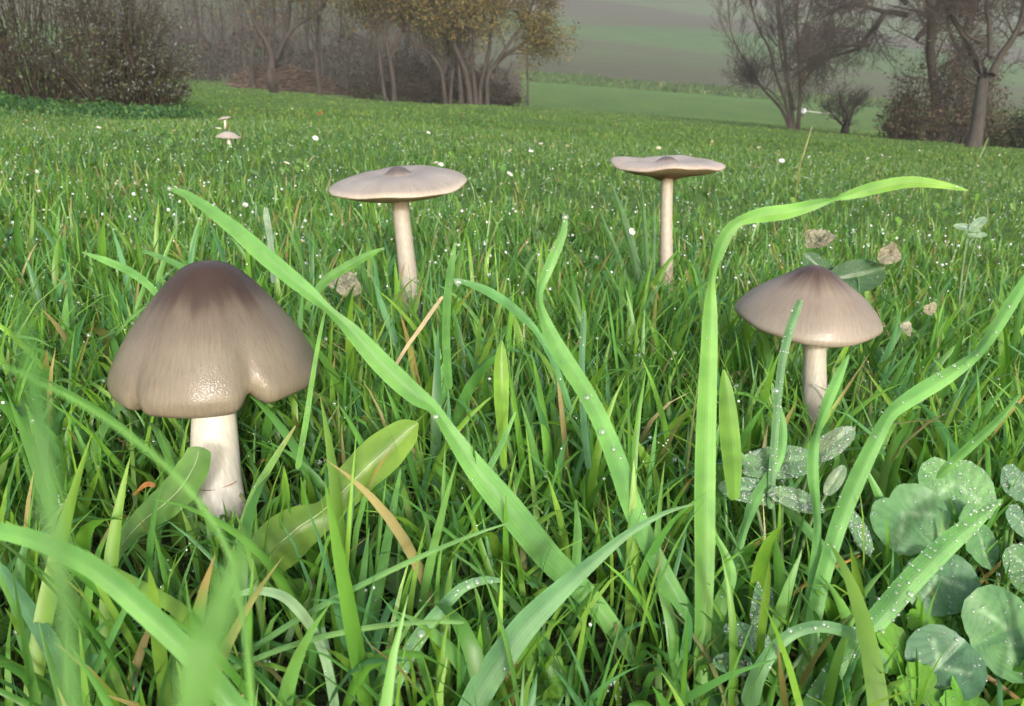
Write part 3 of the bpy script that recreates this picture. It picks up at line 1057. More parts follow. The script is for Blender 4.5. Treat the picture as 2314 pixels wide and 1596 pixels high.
def mushroom(name, label, group, apex, d, Rad, prof, gill_prof, stops, stem_pts, tilt=(0, 0), notches=(), wave=0.0, wave_n=(3, 5), seed=1,
             stem_stops=None, nth=128, rimlift=None, gill_cols=None, n_gill=64, sub=4):
    """prof: (radius, height) from the apex down to the rim, in units of Rad; stem_pts: (u, v, width) down to the ground"""
    rng = np.random.default_rng(seed)
    top = P(apex[0], apex[1], d)
    axis_x, axis_y = tilt
    Rx = np.array(((math.cos(axis_x), 0, math.sin(axis_x)), (0, 1, 0), (-math.sin(axis_x), 0, math.cos(axis_x))))
    Ry = np.array(((1, 0, 0), (0, math.cos(axis_y), -math.sin(axis_y)), (0, math.sin(axis_y), math.cos(axis_y))))
    RT = Rx @ Ry

    sp = np.array([P(u, v, d) for u, v, w in stem_pts])
    sw = np.array([w / 2 * d / F for u, v, w in stem_pts])
    gb = np.array((sp[-1][0] + .1 * (sp[-1][0] - sp[-2][0]), sp[-1][1], 0))
    gb[2] = float(G(gb[0], gb[1])) - .004
    if sp[-1][2] > gb[2] + .004:
        sp = np.vstack((sp, gb))
        sw = np.append(sw, sw[-1] * 1.08)
    base = np.array((sp[-1][0], sp[-1][1], float(G(sp[-1][0], sp[-1][1]))))
    root = empty(name, base, label, 'mushroom', group)

    th = np.linspace(0, 2 * math.pi, nth, endpoint=False)
    ph = rng.uniform(0, 6.28, 6)

    def surf(pr, n):
        pr = smooth_profile(pr, n)
        r = pr[:, 0][:, None] * np.ones(nth)[None]
        z = pr[:, 1][:, None] * np.ones(nth)[None]
        k = np.clip(r / max(pr[:, 0].max(), 1e-6), 0, 1) ** 2
        low = np.clip((pr[:, 1].max() * 0 - pr[:, 1])[:, None] / max(1e-6, -prof[-1][1] if prof[-1][1] < 0 else 1), 0, 1)
        wv = wave * (np.sin(wave_n[0] * th + ph[0]) + .7 * np.sin(wave_n[1] * th + ph[1]) + .3 * np.sin(9 * th + ph[2]))
        z = z + wv[None] * k
        f = 1 + .012 * np.sin(2 * th + ph[3])[None] * k + .010 * np.sin(5 * th + ph[4])[None] * k
        for a0, wid, amt, lift in notches:
            dth = np.angle(np.exp(1j * (th - a0)))
            gss = np.exp(-(dth / wid) ** 2)
            f = f - amt * gss[None] * low ** 1.6
            z = z + lift * gss[None] * low ** 2.2
        if rimlift is not None:
            z = z + rimlift(th)[None] * low ** 2
        x, y = r * f * np.cos(th)[None], r * f * np.sin(th)[None]
        q = np.stack((x, y, z), -1) * Rad
        return q @ RT.T + top, pr

    n = 54
    q, pr = surf(prof, n)
    seg = np.concatenate(([0], np.cumsum(np.hypot(np.diff(pr[:, 0]), np.diff(pr[:, 1])))))
    t = seg / seg[-1]
    rag = .022 * np.sin(7 * th + ph[0]) + .018 * np.sin(13 * th + ph[2]) + .012 * np.sin(29 * th + ph[4])
    tt_ = np.clip(t[:, None] + rag[None] * np.minimum(1, t[:, None] * 6) * (1.0 if prof[-1][1] < -.5 else .25), 0, 1)
    col = lerp_stops(stops, tt_.ravel()).reshape(n, nth, 3)
    i = np.arange(n * nth).reshape(n, nth)
    j = np.roll(i, -1, 1)
    quads = np.stack((i[:-1], i[1:], j[1:], j[:-1]), -1).reshape(-1, 4)
    mb = MB()
    ang = np.abs(np.angle(np.exp(1j * (th + math.pi / 2 + math.pi))))
    mb.add(q.reshape(-1, 3), quads, None, col.reshape(-1, 3), np.repeat(ang[None], n, 0))
    mb.build('cap', M_CAP, root, origin=top)
    # underside: separate blades of gill between the rim and the stem
    ng = 14
    gq, gp = surf(gill_prof, ng)
    mb = MB()
    zz = np.zeros((ng, nth, 3))
    amp = .028 * Rad * np.clip(np.minimum(np.arange(ng), ng - 1 - np.arange(ng)) / 3, 0, 1)
    zz[:, ::2, 2] = -amp[:, None]
    gq = gq + zz
    i = np.arange(ng * nth).reshape(ng, nth)
    j = np.roll(i, -1, 1)
    gc = lerp_stops(gill_cols or [(0, (.30, .2, .15)), (1, (.22, .13, .09))], np.linspace(0, 1, ng))
    gc = np.repeat(gc[:, None], nth, 1)
    gc[:, ::2] *= .8
    mb.add(gq.reshape(-1, 3), np.stack((i[:-1], i[1:], j[1:], j[:-1]), -1).reshape(-1, 4), None, gc.reshape(-1, 3))
    mb.build('gills', M_GILL, root, origin=top)
    # stem
    path = catmull(sp, 30)
    rad = np.interp(np.linspace(0, 1, 30), np.linspace(0, 1, len(sw)), sw)
    rad = rad * (1 + .025 * np.sin(np.linspace(0, 9, 30) + ph[5]))
    mb = MB()
    S = 28
    tube(mb, path, rad, S, (1, 1, 1), cap=True)
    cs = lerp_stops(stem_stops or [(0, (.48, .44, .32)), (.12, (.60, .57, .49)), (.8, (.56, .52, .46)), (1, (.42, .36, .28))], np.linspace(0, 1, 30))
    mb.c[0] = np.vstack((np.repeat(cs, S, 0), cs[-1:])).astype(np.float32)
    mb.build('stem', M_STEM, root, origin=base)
    return root, top, path, rad, base


BELL = [(0, 0), (.1, -.01), (.235, -.06), (.41, -.21), (.615, -.45), (.79, -.69), (.91, -.90), (.98, -1.06), (1.0, -1.16), (.975, -1.25), (.90, -1.295), (.82, -1.29)]
BELL_GILL = [(.82, -1.285), (.72, -1.24), (.5, -1.12), (.25, -1.05), (.16, -1.08)]
HALF = .0396
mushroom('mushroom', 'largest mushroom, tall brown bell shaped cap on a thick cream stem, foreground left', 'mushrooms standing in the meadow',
         (468, 590), .305, HALF, BELL, BELL_GILL,
         [(0, (.10, .07, .055)), (.05, (.05, .03, .023)), (.25, (.045, .027, .021)), (.32, (.068, .045, .034)), (.40, (.135, .105, .08)), (.6, (.18, .147, .113)), (.78, (.172, .14, .106)),
          (.9, (.205, .168, .125)), (1, (.17, .13, .095))],
         [(483, 900, 96), (484, 960, 98), (486, 1020, 102), (491, 1080, 106), (502, 1150, 106), (512, 1225, 100)],
         tilt=(.015, -.03), notches=[(-math.pi / 2 - .49, .07, .07, .09), (-math.pi / 2 + .68, .11, .12, .13), (-math.pi / 2 + 1.05, .4, .0, .05), (2.2, .2, .08, .1)],
         wave=.008, seed=2, nth=192)
def torn_ring():
    st = [o for o in bpy.data.objects if o.name == 'stem'][0]
    c0 = P(491, 1082, .305)
    r = 106 / 2 * .305 / F
    a = np.linspace(-2.75, -.35, 26)
    p = np.stack((c0[0] + r * 1.01 * np.cos(a), c0[1] + r * 1.01 * np.sin(a), c0[2] + .0001 * np.sin(a * 5) + .0009 * np.cos(a) + .0002 * np.sin(a * 2)), 1)
    mb = MB()
    tube(mb, p, .00026 * (1 + .35 * np.sin(a * 7)), 5, (.34, .22, .15))
    mb.build('torn_skin', M_GILL, st.parent, origin=WPOS[st.parent.name])


torn_ring()
WIDEBELL = [(0, 0), (.1, -.012), (.22, -.065), (.36, -.155), (.56, -.285), (.74, -.41), (.89, -.56), (.975, -.68), (1.0, -.75), (.97, -.80), (.90, -.815)]
mushroom('mushroom', 'mid sized mushroom with a pointed pinkish brown cap and slim stem, at the right', 'mushrooms standing in the meadow',
         (1845, 601), .41, .0372, WIDEBELL, [(.90, -.81), (.7, -.76), (.45, -.71), (.2, -.69), (.15, -.70)],
         [(0, (.12, .078, .066)), (.08, (.06, .037, .031)), (.19, (.072, .046, .038)), (.29, (.13, .095, .077)), (.45, (.235, .188, .152)), (.75, (.25, .205, .17)), (.92, (.28, .235, .195)), (1, (.30, .25, .2))],
         [(1841, 750, 50), (1840, 800, 51), (1840, 860, 53), (1842, 930, 55), (1848, 1010, 56)],
         tilt=(.05, .02), notches=[(-math.pi / 2 - .1, .55, .0, -.09)], wave=.014, seed=5, nth=160,
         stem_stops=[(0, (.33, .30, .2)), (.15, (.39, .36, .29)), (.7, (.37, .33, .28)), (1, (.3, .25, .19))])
FLAT = [(0, .0), (.07, -.008), (.14, -.055), (.195, -.098), (.26, -.104), (.4, -.088), (.6, -.098), (.8, -.14), (.93, -.19), (1.0, -.24), (.99, -.27), (.95, -.275)]
FLATG = [(.95, -.273), (.75, -.33), (.5, -.39), (.28, -.42), (.14, -.48), (.11, -.54)]
mushroom('mushroom', 'pale pinkish flat topped mushroom with a grey central bump, left of middle', 'mushrooms standing in the meadow',
         (897, 377), .56, .0495, FLAT, FLATG,
         [(0, (.10, .08, .08)), (.12, (.10, .082, .08)), (.17, (.16, .13, .12)), (.22, (.31, .26, .232)), (.6, (.36, .305, .27)), (.85, (.35, .30, .262)), (.95, (.55, .45, .37)), (1, (.5, .38, .3))],
         [(903, 440, 38), (908, 500, 37), (915, 560, 40), (924, 650, 44)],
         tilt=(-.055, .08), notches=[], wave=.018, wave_n=(2, 4), seed=9, nth=160,
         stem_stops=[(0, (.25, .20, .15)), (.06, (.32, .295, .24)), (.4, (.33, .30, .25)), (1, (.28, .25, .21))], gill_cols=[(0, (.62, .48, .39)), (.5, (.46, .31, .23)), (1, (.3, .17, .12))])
WAVY = [(0, .0), (.07, -.006), (.15, -.05), (.21, -.09), (.28, -.11), (.42, -.08), (.6, -.055), (.8, -.055), (.94, -.085), (1.0, -.13), (.985, -.16), (.95, -.165)]
WAVYG = [(.95, -.163), (.75, -.22), (.5, -.27), (.28, -.32), (.15, -.38), (.11, -.42)]
mushroom('mushroom', 'thin stemmed mushroom with an upturned wavy edged cap showing its brown underside, right of middle', 'mushrooms standing in the meadow',
         (1508, 354), .68, .0495, WAVY, WAVYG,
         [(0, (.10, .08, .08)), (.12, (.11, .088, .085)), (.18, (.24, .19, .17)), (.25, (.40, .325, .29)), (.9, (.42, .35, .305)), (1, (.48, .36, .29))],
         [(1507, 395, 28), (1506, 450, 27), (1505, 520, 27), (1505, 590, 29), (1506, 660, 30)],
         tilt=(.012, .0), notches=[], wave=.034, wave_n=(3, 4), seed=14, nth=160,
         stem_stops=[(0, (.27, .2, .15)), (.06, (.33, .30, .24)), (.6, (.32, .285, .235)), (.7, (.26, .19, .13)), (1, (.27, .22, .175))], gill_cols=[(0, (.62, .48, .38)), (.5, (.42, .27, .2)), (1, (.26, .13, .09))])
def ground_depth(u, v, lo=.3, hi=30):
    """distance at which the line of sight through (u, v) meets the meadow"""
    ds = np.geomspace(lo, hi, 900)
    pts = np.array([P(u, v, d) for d in ds])
    gap = pts[:, 2] - G(pts[:, 0], pts[:, 1])
    return float(ds[np.argmax(gap < 0)]) if (gap < 0).any() else 9.0


for (u, v, vb, wpx, lab, tl, pr) in ((515, 297, 338, 55, 'small distant domed mushroom on the meadow, the nearer of a far pair', .06, [(0, 0), (.2, -.02), (.45, -.12), (.75, -.28), (1, -.46), (.97, -.5), (.9, -.5)]),
                                     (506, 264, 296, 32, 'tiny distant flat mushroom on the meadow, the farther of a far pair', -.18, [(0, 0), (.2, -.01), (.5, -.07), (.8, -.16), (1, -.3), (.97, -.33), (.9, -.33)])):
    d = ground_depth(u, vb)
    mushroom('mushroom', lab, 'mushrooms standing in the meadow', (u, v), d, wpx / 2 * d / F, pr, [(.9, pr[-1][1]), (.6, pr[-1][1] + .03), (.2, pr[-1][1] + .02), (.12, pr[-1][1])],
             [(0, (.14, .11, .10)), (.12, (.3, .25, .23)), (.4, (.40, .34, .30)), (1, (.40, .33, .28))],
             [(u + 2, v + wpx * .2, wpx * .15), (u + 3, vb, wpx * .16)], tilt=(tl, 0), wave=.01, seed=20, nth=48)

# ------------------------------------------------------------------ dew
def ico(sub):
    p = (1 + 5 ** .5) / 2
    v = np.array([(-1, p, 0), (1, p, 0), (-1, -p, 0), (1, -p, 0), (0, -1, p), (0, 1, p), (0, -1, -p), (0, 1, -p), (p, 0, -1), (p, 0, 1), (-p, 0, -1), (-p, 0, 1)], float)
    f = [(0, 11, 5), (0, 5, 1), (0, 1, 7), (0, 7, 10), (0, 10, 11), (1, 5, 9), (5, 11, 4), (11, 10, 2), (10, 7, 6), (7, 1, 8), (3, 9, 4), (3, 4, 2), (3, 2, 6), (3, 6, 8), (3, 8, 9),
         (4, 9, 5), (2, 4, 11), (6, 2, 10), (8, 6, 7), (9, 8, 1)]
    v = list(v / np.linalg.norm(v[0]))
    for _ in range(sub):
        cache, nf = {}, []

        def mid(a, b_):
            k = (min(a, b_), max(a, b_))
            if k not in cache:
                m = v[a] + v[b_]
                v.append(m / np.linalg.norm(m))
                cache[k] = len(v) - 1
            return cache[k]
        for a, b_, c in f:
            x, y, z = mid(a, b_), mid(b_, c), mid(c, a)
            nf += [(a, x, z), (b_, y, x), (c, z, y), (x, y, z)]
        f = nf
    return np.array(v, np.float32), np.array(f, np.int32)


ICO = [ico(0), ico(1), ico(2), (np.array([(1, 0, 0), (-1, 0, 0), (0, 1, 0), (0, -1, 0), (0, 0, 1), (0, 0, -1)], np.float32),
       np.array([(0, 2, 4), (2, 1, 4), (1, 3, 4), (3, 0, 4), (2, 0, 5), (1, 2, 5), (3, 1, 5), (0, 3, 5)], np.int32))]


def drops(mb, pts, rad, sub=1, squash=1.0, nrm=None):
    pts = np.asarray(pts, np.float32).reshape(-1, 3)
    if not len(pts):
        return
    rad = np.broadcast_to(np.asarray(rad, np.float32), (len(pts),))
    v, f = ICO[sub]
    m = len(v)
    V = v[None] * rad[:, None, None]
    if nrm is not None and squash != 1.0:
        n = np.asarray(nrm, np.float32)
        dt = (V * n[:, None]).sum(-1, keepdims=True)
        V = V - n[:, None] * dt * (1 - squash)
    V = V + pts[:, None]
    F_ = f[None] + (np.arange(len(pts)) * m)[:, None, None]
    mb.add(V.reshape(-1, 3), None, F_.reshape(-1, 3))


# ------------------------------------------------------------------ broad blades of grass, one by one
UP = np.array((0, 0, 1.))


def ribbon(mb, ctrl, col, tipcol=None, n=40, fold=.10, roll=None, thick_tip=.04, seed=0, cross=7, wavy=.0, basecol=None, wscale=.84):
    """ctrl: (u, v, depth, width, roll degrees); a leaf blade with a keel along its middle"""
    rng = np.random.default_rng(seed)
    c = np.asarray([tuple(p) + (0,) * (5 - len(p)) for p in ctrl], float)
    pts = np.array([P(*p[:3]) for p in c])
    path = catmull(pts, n)
    ts = np.linspace(0, 1, n)
    tk = np.linspace(0, 1, len(c))
    w = np.interp(ts, tk, c[:, 3] * c[:, 2] / F) * wscale
    # smooth the widths
    w = np.convolve(np.pad(w, 2, mode='edge'), np.ones(5) / 5, 'valid')
    w[0] *= .5
    w[-1] = min(w[-1], w[-2] * .35)
    rl = np.radians(np.convolve(np.pad(np.interp(ts, tk, c[:, 4]), 2, mode='edge'), np.ones(5) / 5, 'valid'))
    tan = np.gradient(path, axis=0)
    tan /= np.linalg.norm(tan, axis=1)[:, None]
    view = path - np.array((0, 0, CAM_H))
    view /= np.linalg.norm(view, axis=1)[:, None]
    side = np.cross(tan, view)
    side /= np.linalg.norm(side, axis=1)[:, None] + 1e-9
    nr = np.cross(side, tan)
    s2 = side * np.cos(rl)[:, None] + nr * np.sin(rl)[:, None]
    n2 = np.cross(s2, tan)
    s = np.linspace(-1, 1, cross)
    off = (np.abs(s) * fold)[None, :, None] * w[:, None, None] * n2[:, None]
    wob = 1 + wavy * np.sin(ts * 40 + rng.uniform(0, 6))
    V = path[:, None] + s[None, :, None] * .5 * (w * wob)[:, None, None] * s2[:, None] + off
    i = np.arange(n * cross).reshape(n, cross)
    q = np.stack((i[:-1, :-1], i[1:, :-1], i[1:, 1:], i[:-1, 1:]), -1).reshape(-1, 4)
    col = np.asarray(col, float)
    tip = col if tipcol is None else np.asarray(tipcol, float)
    bc = col if basecol is None else np.asarray(basecol, float)
    cc = np.stack([np.interp(ts, [0, .25, .8, 1], [bc[k], col[k], col[k], tip[k]]) for k in range(3)], -1)
    C = np.repeat(cc[:, None], cross, 1)
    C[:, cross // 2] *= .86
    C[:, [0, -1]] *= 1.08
    C *= (1 + .07 * np.sin(ts * 17 + seed) + .05 * np.sin(ts * 41 + seed * 2))[:, None, None]
    mb.add(V.reshape(-1, 3), q, None, C.reshape(-1, 3), np.repeat(s[None], n, 0))
    return V, n2, path, w


def hero(name, label, ctrl, col=(.17, .40, .09), tipcol=None, basecol=None, cat='grass blade', group='broad grass blades in the foreground', dew=0, big=(), hairs=0, fold=.17, seed=0,
         dew_r=(.00018, .0007), mat=None, n=44, facing=1, wavy=0., mids=False, kind=None, edge_dew=0, wscale=.84):
    """ctrl runs from the tip (first) to the root (last)"""
    ctrl = list(ctrl)[::-1]
    rng = np.random.default_rng(seed + 100)
    mb = MB()
    V, n2, path, w = ribbon(mb, ctrl, col, tipcol, n, fold, seed=seed, wavy=wavy, basecol=basecol, wscale=.9 if mids else wscale)
    b0 = path[0]
    base = np.array((b0[0], b0[1], min(float(G(b0[0], b0[1])), b0[2])))
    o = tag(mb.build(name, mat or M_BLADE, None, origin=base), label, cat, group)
    if mids:
        mb = MB()
        k = V.shape[1] // 2
        view = np.array((0, 0, CAM_H)) - path
        view /= np.linalg.norm(view, axis=1)[:, None]
        tube(mb, V[:-2, k] + view[:-2] * w[:-2, None] * .01, np.maximum(w[:-2] * .022, .0001), 5, (.38, .52, .22))
        mb.build('midrib', M_WEED, o, origin=base)
    camdir = np.array((0, 0, CAM_H))
    if dew or edge_dew:
        md = MB()
        m = dew + edge_dew
        ii = rng.integers(2, n - 1, m)
        fr = rng.uniform(0, V.shape[1] - 1, m)
        if edge_dew:
            fr[dew:] = np.where(rng.uniform(size=edge_dew) < .6, 0, V.shape[1] - 1)
        j0 = np.minimum(fr.astype(int), V.shape[1] - 2)
        f = (fr - j0)[:, None]
        p = V[ii, j0] * (1 - f) + V[ii, j0 + 1] * f
        nn = n2[ii]
        sgn = np.sign(((camdir - p) * nn).sum(1))[:, None]
        r = rng.uniform(0, 1, m) ** 3 * (dew_r[1] - dew_r[0]) + dew_r[0]
        sm = r < .00045
        q_ = p + nn * sgn * r[:, None] * .35
        drops(md, q_[sm], r[sm], 0, .7, nn[sm])
        drops(md, q_[~sm], r[~sm], 1, .7, nn[~sm])
        tag(md.build('dew', M_DEW, o, origin=base), kind='stuff')
    for t, s, r in big:
        k = min(int((1 - t) * (n - 1)), n - 1)
        j = (s + 1) / 2 * (V.shape[1] - 1)
        j0 = min(int(j), V.shape[1] - 2)
        p = V[k, j0] * (1 - j + j0) + V[k, j0 + 1] * (j - j0)
        nn = n2[k] * np.sign((camdir - p).dot(n2[k]))
        md = MB()
        drops(md, [p + nn * r * .45], r, 2, .8, [nn])
        md.build('dew_drop', M_DEW, o, origin=p)
    if hairs:
        mh = MB()
        ii = rng.integers(3, n - 2, hairs)
        e = np.where(rng.uniform(size=hairs) < .5, 0, V.shape[1] - 1)
        p = V[ii, e] + (V[ii + 1, e] - V[ii, e]) * rng.uniform(0, 1, (hairs, 1))
        out = V[ii, e] - V[ii, V.shape[1] // 2]
        out /= np.linalg.norm(out, axis=1)[:, None] + 1e-9
        tn = path[ii + 1] - path[ii]
        tn /= np.linalg.norm(tn, axis=1)[:, None]
        d = out * .8 + tn * rng.uniform(-.1, .9, (hairs, 1)) + rng.normal(size=(hairs, 3)) * .35
        d /= np.linalg.norm(d, axis=1)[:, None]
        L_ = rng.uniform(.0003, .0008, hairs)[:, None]
        wv = tn * .000016
        vv = np.stack((p - wv, p + wv, p + d * L_), 1).reshape(-1, 3)
        mh.add(vv, None, np.arange(hairs * 3).reshape(-1, 3), (.34, .46, .26))
        tag(mh.build('hairs', M_WEED, o, origin=base, smooth=False), kind='stuff')
    return o


LIGHT = (.15, .36, .095)
FRESH = (.165, .37, .08)
BLUEG = (.13, .29, .125)
MIDG = (.10, .26, .055)
DARKG = (.05, .14, .035)

hero('grass_blade', 'long broad blade sweeping diagonally from upper left past the largest cap to bottom centre', [
    (384, 427, .245, 10), (430, 445, .245, 22), (520, 510, .245, 40), (600, 580, .245, 48), (690, 655, .246, 40), (745, 705, .247, 20, 40), (800, 755, .248, 44), (870, 830, .249, 60),
    (940, 895, .25, 52), (978, 925, .25, 34, 40), (1020, 985, .25, 42, 20), (1075, 1060, .249, 62), (1150, 1150, .248, 78), (1240, 1260, .243, 74), (1330, 1350, .238, 60), (1400, 1440, .236, 44), (1450, 1520, .235, 30)],
     LIGHT, basecol=(.14, .33, .08), dew=10, hairs=1500, big=[(.575, .3, .0012), (.0, 0, .0009)], seed=1, n=70)
hero('grass_blade', 'twisted broad blade in the centre with a drop hanging at its narrow upright tip', [
    (1277, 492, .262, 12), (1272, 530, .262, 18), (1250, 580, .262, 30), (1228, 630, .262, 26, 20), (1216, 665, .262, 22, 45), (1222, 705, .262, 26, 35), (1245, 760, .26, 42), (1280, 820, .258, 48), (1325, 890, .255, 46),
    (1365, 970, .252, 48), (1400, 1060, .248, 56), (1430, 1150, .244, 56), (1470, 1240, .24, 50), (1530, 1350, .237, 44), (1585, 1430, .235, 38), (1596, 1520, .233, 34)],
     LIGHT, dew=45, hairs=1100, big=[(0, 0, .0012), (.53, .2, .0011), (.6, .35, .0013), (.63, -.1, .0008)], seed=2, n=64)
hero('grass_blade', 'tallest blade, upright ribbon that kinks at the top and arches over to the right', [
    (2186, 431, .25, 5), (2130, 418, .25, 20, 20), (2060, 411, .25, 30), (1980, 424, .25, 36), (1915, 441, .25, 24, 20), (1885, 449, .25, 9, 60), (1855, 457, .25, 24, 20), (1780, 478, .25, 42), (1715, 487, .25, 40),
    (1676, 497, .249, 24, 30), (1652, 515, .249, 30), (1628, 555, .249, 36), (1611, 605, .248, 20, 40), (1605, 650, .247, 22, 20), (1604, 700, .246, 38), (1602, 780, .245, 44), (1598, 880, .243, 50), (1594, 1000, .24, 54),
    (1592, 1120, .237, 56), (1592, 1240, .234, 54), (1590, 1360, .231, 48), (1585, 1480, .229, 40), (1580, 1600, .227, 34)],
     FRESH, tipcol=(.24, .45, .08), dew=14, hairs=2200, big=[(.02, .2, .0006)], seed=3, n=90)
hero('grass_blade', 'upright blade sheathed beside the base of the tallest blade, its tip curled behind it', [
    (1600, 1180, .243, 8, 30), (1650, 1290, .24, 30), (1626, 1370, .236, 40), (1612, 1450, .233, 42), (1602, 1540, .229, 42), (1600, 1610, .227, 34)], (.16, .37, .09), dew=8, seed=31)
hero('grass_blade', 'long blade curving up from bottom right and leaving the picture at the right edge', [
    (2345, 585, .262, 14), (2313, 640, .26, 26), (2275, 700, .258, 34), (2225, 775, .256, 30, 30), (2195, 808, .254, 28, 35), (2130, 855, .252, 44), (2065, 895, .25, 44), (2010, 935, .248, 34, 30), (1975, 1000, .246, 38),
    (1935, 1085, .243, 46), (1900, 1170, .24, 44), (1872, 1260, .237, 40), (1848, 1350, .233, 40), (1830, 1450, .23, 42), (1812, 1550, .227, 44), (1800, 1620, .225, 40)],
     LIGHT, dew=70, hairs=900, big=[(.3, .6, .0007), (.33, .3, .0006)], seed=4, n=64)
hero('grass_blade', 'narrow pointed blade standing in front of the slim stem of the right mushroom', [
    (1917, 802, .262, 6), (1895, 850, .26, 26), (1868, 910, .257, 30), (1848, 965, .255, 18, 50), (1838, 1010, .253, 26), (1836, 1080, .25, 32), (1842, 1140, .247, 22, 40), (1846, 1190, .244, 18), (1842, 1270, .24, 28), (1832, 1360, .236, 34), (1815, 1500, .23, 36)],
     LIGHT, dew=16, hairs=300, seed=5)
hero('grass_blade', 'wide smooth blue green blade arching from bottom centre to the right', [
    (1568, 1139, .21, 4), (1500, 1160, .21, 12), (1420, 1205, .209, 20), (1340, 1270, .207, 34), (1260, 1340, .204, 56), (1190, 1410, .201, 70), (1130, 1490, .198, 76), (1080, 1570, .196, 76), (1045, 1650, .195, 70)],
     BLUEG, tipcol=(.12, .25, .1), dew=5, seed=6, fold=.16, n=56)
hero('grass_blade', 'large soft blade arching from the left edge down to bottom left, very near', [
    (-260, 1230, .118, 40), (-130, 1185, .117, 56), (0, 1200, .116, 64), (110, 1232, .116, 72), (220, 1290, .115, 78), (330, 1385, .115, 84), (420, 1470, .115, 82), (500, 1560, .115, 84), (570, 1660, .115, 84), (640, 1800, .116, 80)],
     (.13, .32, .08), seed=7, fold=.2, n=56, wscale=.58)
hero('grass_blade', 'dew beaded straight blade rising to the right in front of the clover', [
    (2262, 1128, .232, 10), (2205, 1175, .231, 40), (2140, 1230, .23, 56), (2060, 1310, .228, 60), (1990, 1390, .226, 58), (1920, 1470, .224, 54), (1860, 1550, .222, 48), (1820, 1610, .221, 40)],
     (.14, .34, .10), dew=230, edge_dew=60, dew_r=(.0002, .0008), seed=8, big=[(.45, -.7, .001), (.72, -.5, .0011)])
hero('grass_blade', 'arched hoop of a blade bending over at bottom right in front of the tall stems', [
    (2003, 1522, .212, 8, 30), (1996, 1500, .212, 24), (1960, 1452, .212, 30), (1900, 1424, .212, 32), (1845, 1416, .212, 30), (1790, 1432, .212, 30), (1745, 1472, .212, 34), (1710, 1530, .212, 44), (1690, 1600, .213, 50)],
     BLUEG, dew=16, seed=9, big=[(.45, .4, .0008), (.5, -.2, .0007), (.62, .6, .0009)])
hero('grass_blade', 'thin cord like blade rising to the right across the bottom centre', [
    (1148, 1182, .212, 4), (1060, 1212, .211, 10), (950, 1258, .21, 14), (840, 1310, .208, 15), (740, 1362, .206, 16), (640, 1420, .204, 16), (540, 1490, .203, 16), (440, 1560, .202, 14), (380, 1620, .202, 12)],
     (.13, .29, .09), seed=10, fold=.25, dew=4)
hero('grass_blade', 'thin blade lying nearly level at bottom left, blunt end at the centre', [
    (1049, 1407, .196, 9), (980, 1405, .196, 12), (880, 1412, .196, 14), (780, 1428, .195, 15), (680, 1452, .195, 15), (590, 1484, .194, 15), (500, 1525, .194, 14), (410, 1585, .195, 12)],
     (.14, .29, .09), seed=11, fold=.25)
hero('grass_blade', 'pale blade bowing over with its tip to the left, bottom left', [
    (519, 1352, .198, 3), (550, 1340, .198, 16), (590, 1335, .198, 22), (640, 1348, .198, 26), (680, 1385, .198, 28), (710, 1430, .198, 24), (735, 1490, .198, 24), (752, 1570, .198, 26), (760, 1640, .199, 26)],
     (.21, .36, .19), seed=12, dew=4, fold=.06)
hero('grass_blade', 'dew spotted blade leaning right at bottom centre, left of the smooth blue green one', [
    (1135, 1312, .214, 10), (1090, 1312, .214, 22), (1040, 1332, .213, 28), (990, 1385, .211, 36), (940, 1450, .208, 42), (900, 1520, .205, 46), (865, 1600, .203, 46)],
     (.15, .33, .14), dew=40, dew_r=(.0003, .0011), seed=13, big=[(.62, 0, .0014), (.7, .3, .001), (.2, .3, .0008)])
hero('grass_blade', 'blunt dew coated blade standing in front of the right mushroom cap', [
    (1809, 676, .275, 12), (1800, 700, .275, 22), (1784, 745, .274, 24), (1768, 810, .272, 22), (1760, 870, .27, 20), (1752, 960, .266, 20), (1745, 1060, .262, 20), (1740, 1150, .258, 18)],
     (.13, .27, .12), dew=90, dew_r=(.00025, .0007), seed=14)
hero('grass_blade', 'wavy blade tipped with drops standing left of the right mushroom stem', [
    (1752, 884, .27, 6), (1758, 920, .27, 18), (1768, 970, .268, 24), (1762, 1030, .265, 22), (1730, 1090, .262, 30), (1700, 1140, .258, 34), (1680, 1200, .254, 18, 50), (1665, 1260, .25, 22), (1645, 1350, .244, 28), (1632, 1450, .238, 30), (1625, 1550, .234, 28)],
     (.15, .35, .11), dew=16, hairs=200, seed=15, big=[(0, 0, .0014), (.03, .8, .001)])
hero('grass_blade', 'short tilted blade with a drop hanging under its left tip, left of centre', [
    (1022, 632, .315, 3), (1050, 638, .315, 14), (1095, 655, .314, 24), (1140, 682, .312, 26), (1180, 715, .31, 22), (1215, 755, .308, 16, 20), (1255, 830, .302, 16), (1290, 930, .295, 16)],
     (.13, .33, .11), dew=6, seed=16, big=[(.06, .9, .0016), (.09, .9, .0010)])
hero('grass_blade', 'blade with an orange withered tip leaning over the base of the thick cream stem', [
    (668, 962, .262, 4), (640, 1005, .26, 14), (605, 1062, .256, 20), (575, 1115, .252, 22), (555, 1170, .248, 24), (540, 1230, .244, 26), (515, 1310, .238, 28), (490, 1400, .23, 26)],
     (.17, .33, .08), tipcol=(.35, .3, .12), dew=10, seed=17)
hero('grass_blade', 'upright yellow green pointed leaf with ribs, centre left behind the diagonal blade', [
    (1134, 770, .30, 4), (1132, 800, .30, 30), (1132, 850, .30, 42), (1133, 910, .298, 40), (1135, 980, .293, 26), (1138, 1060, .285, 14)],
     (.15, .30, .03), seed=18, cat='leaf', group='', mat=M_WEED)
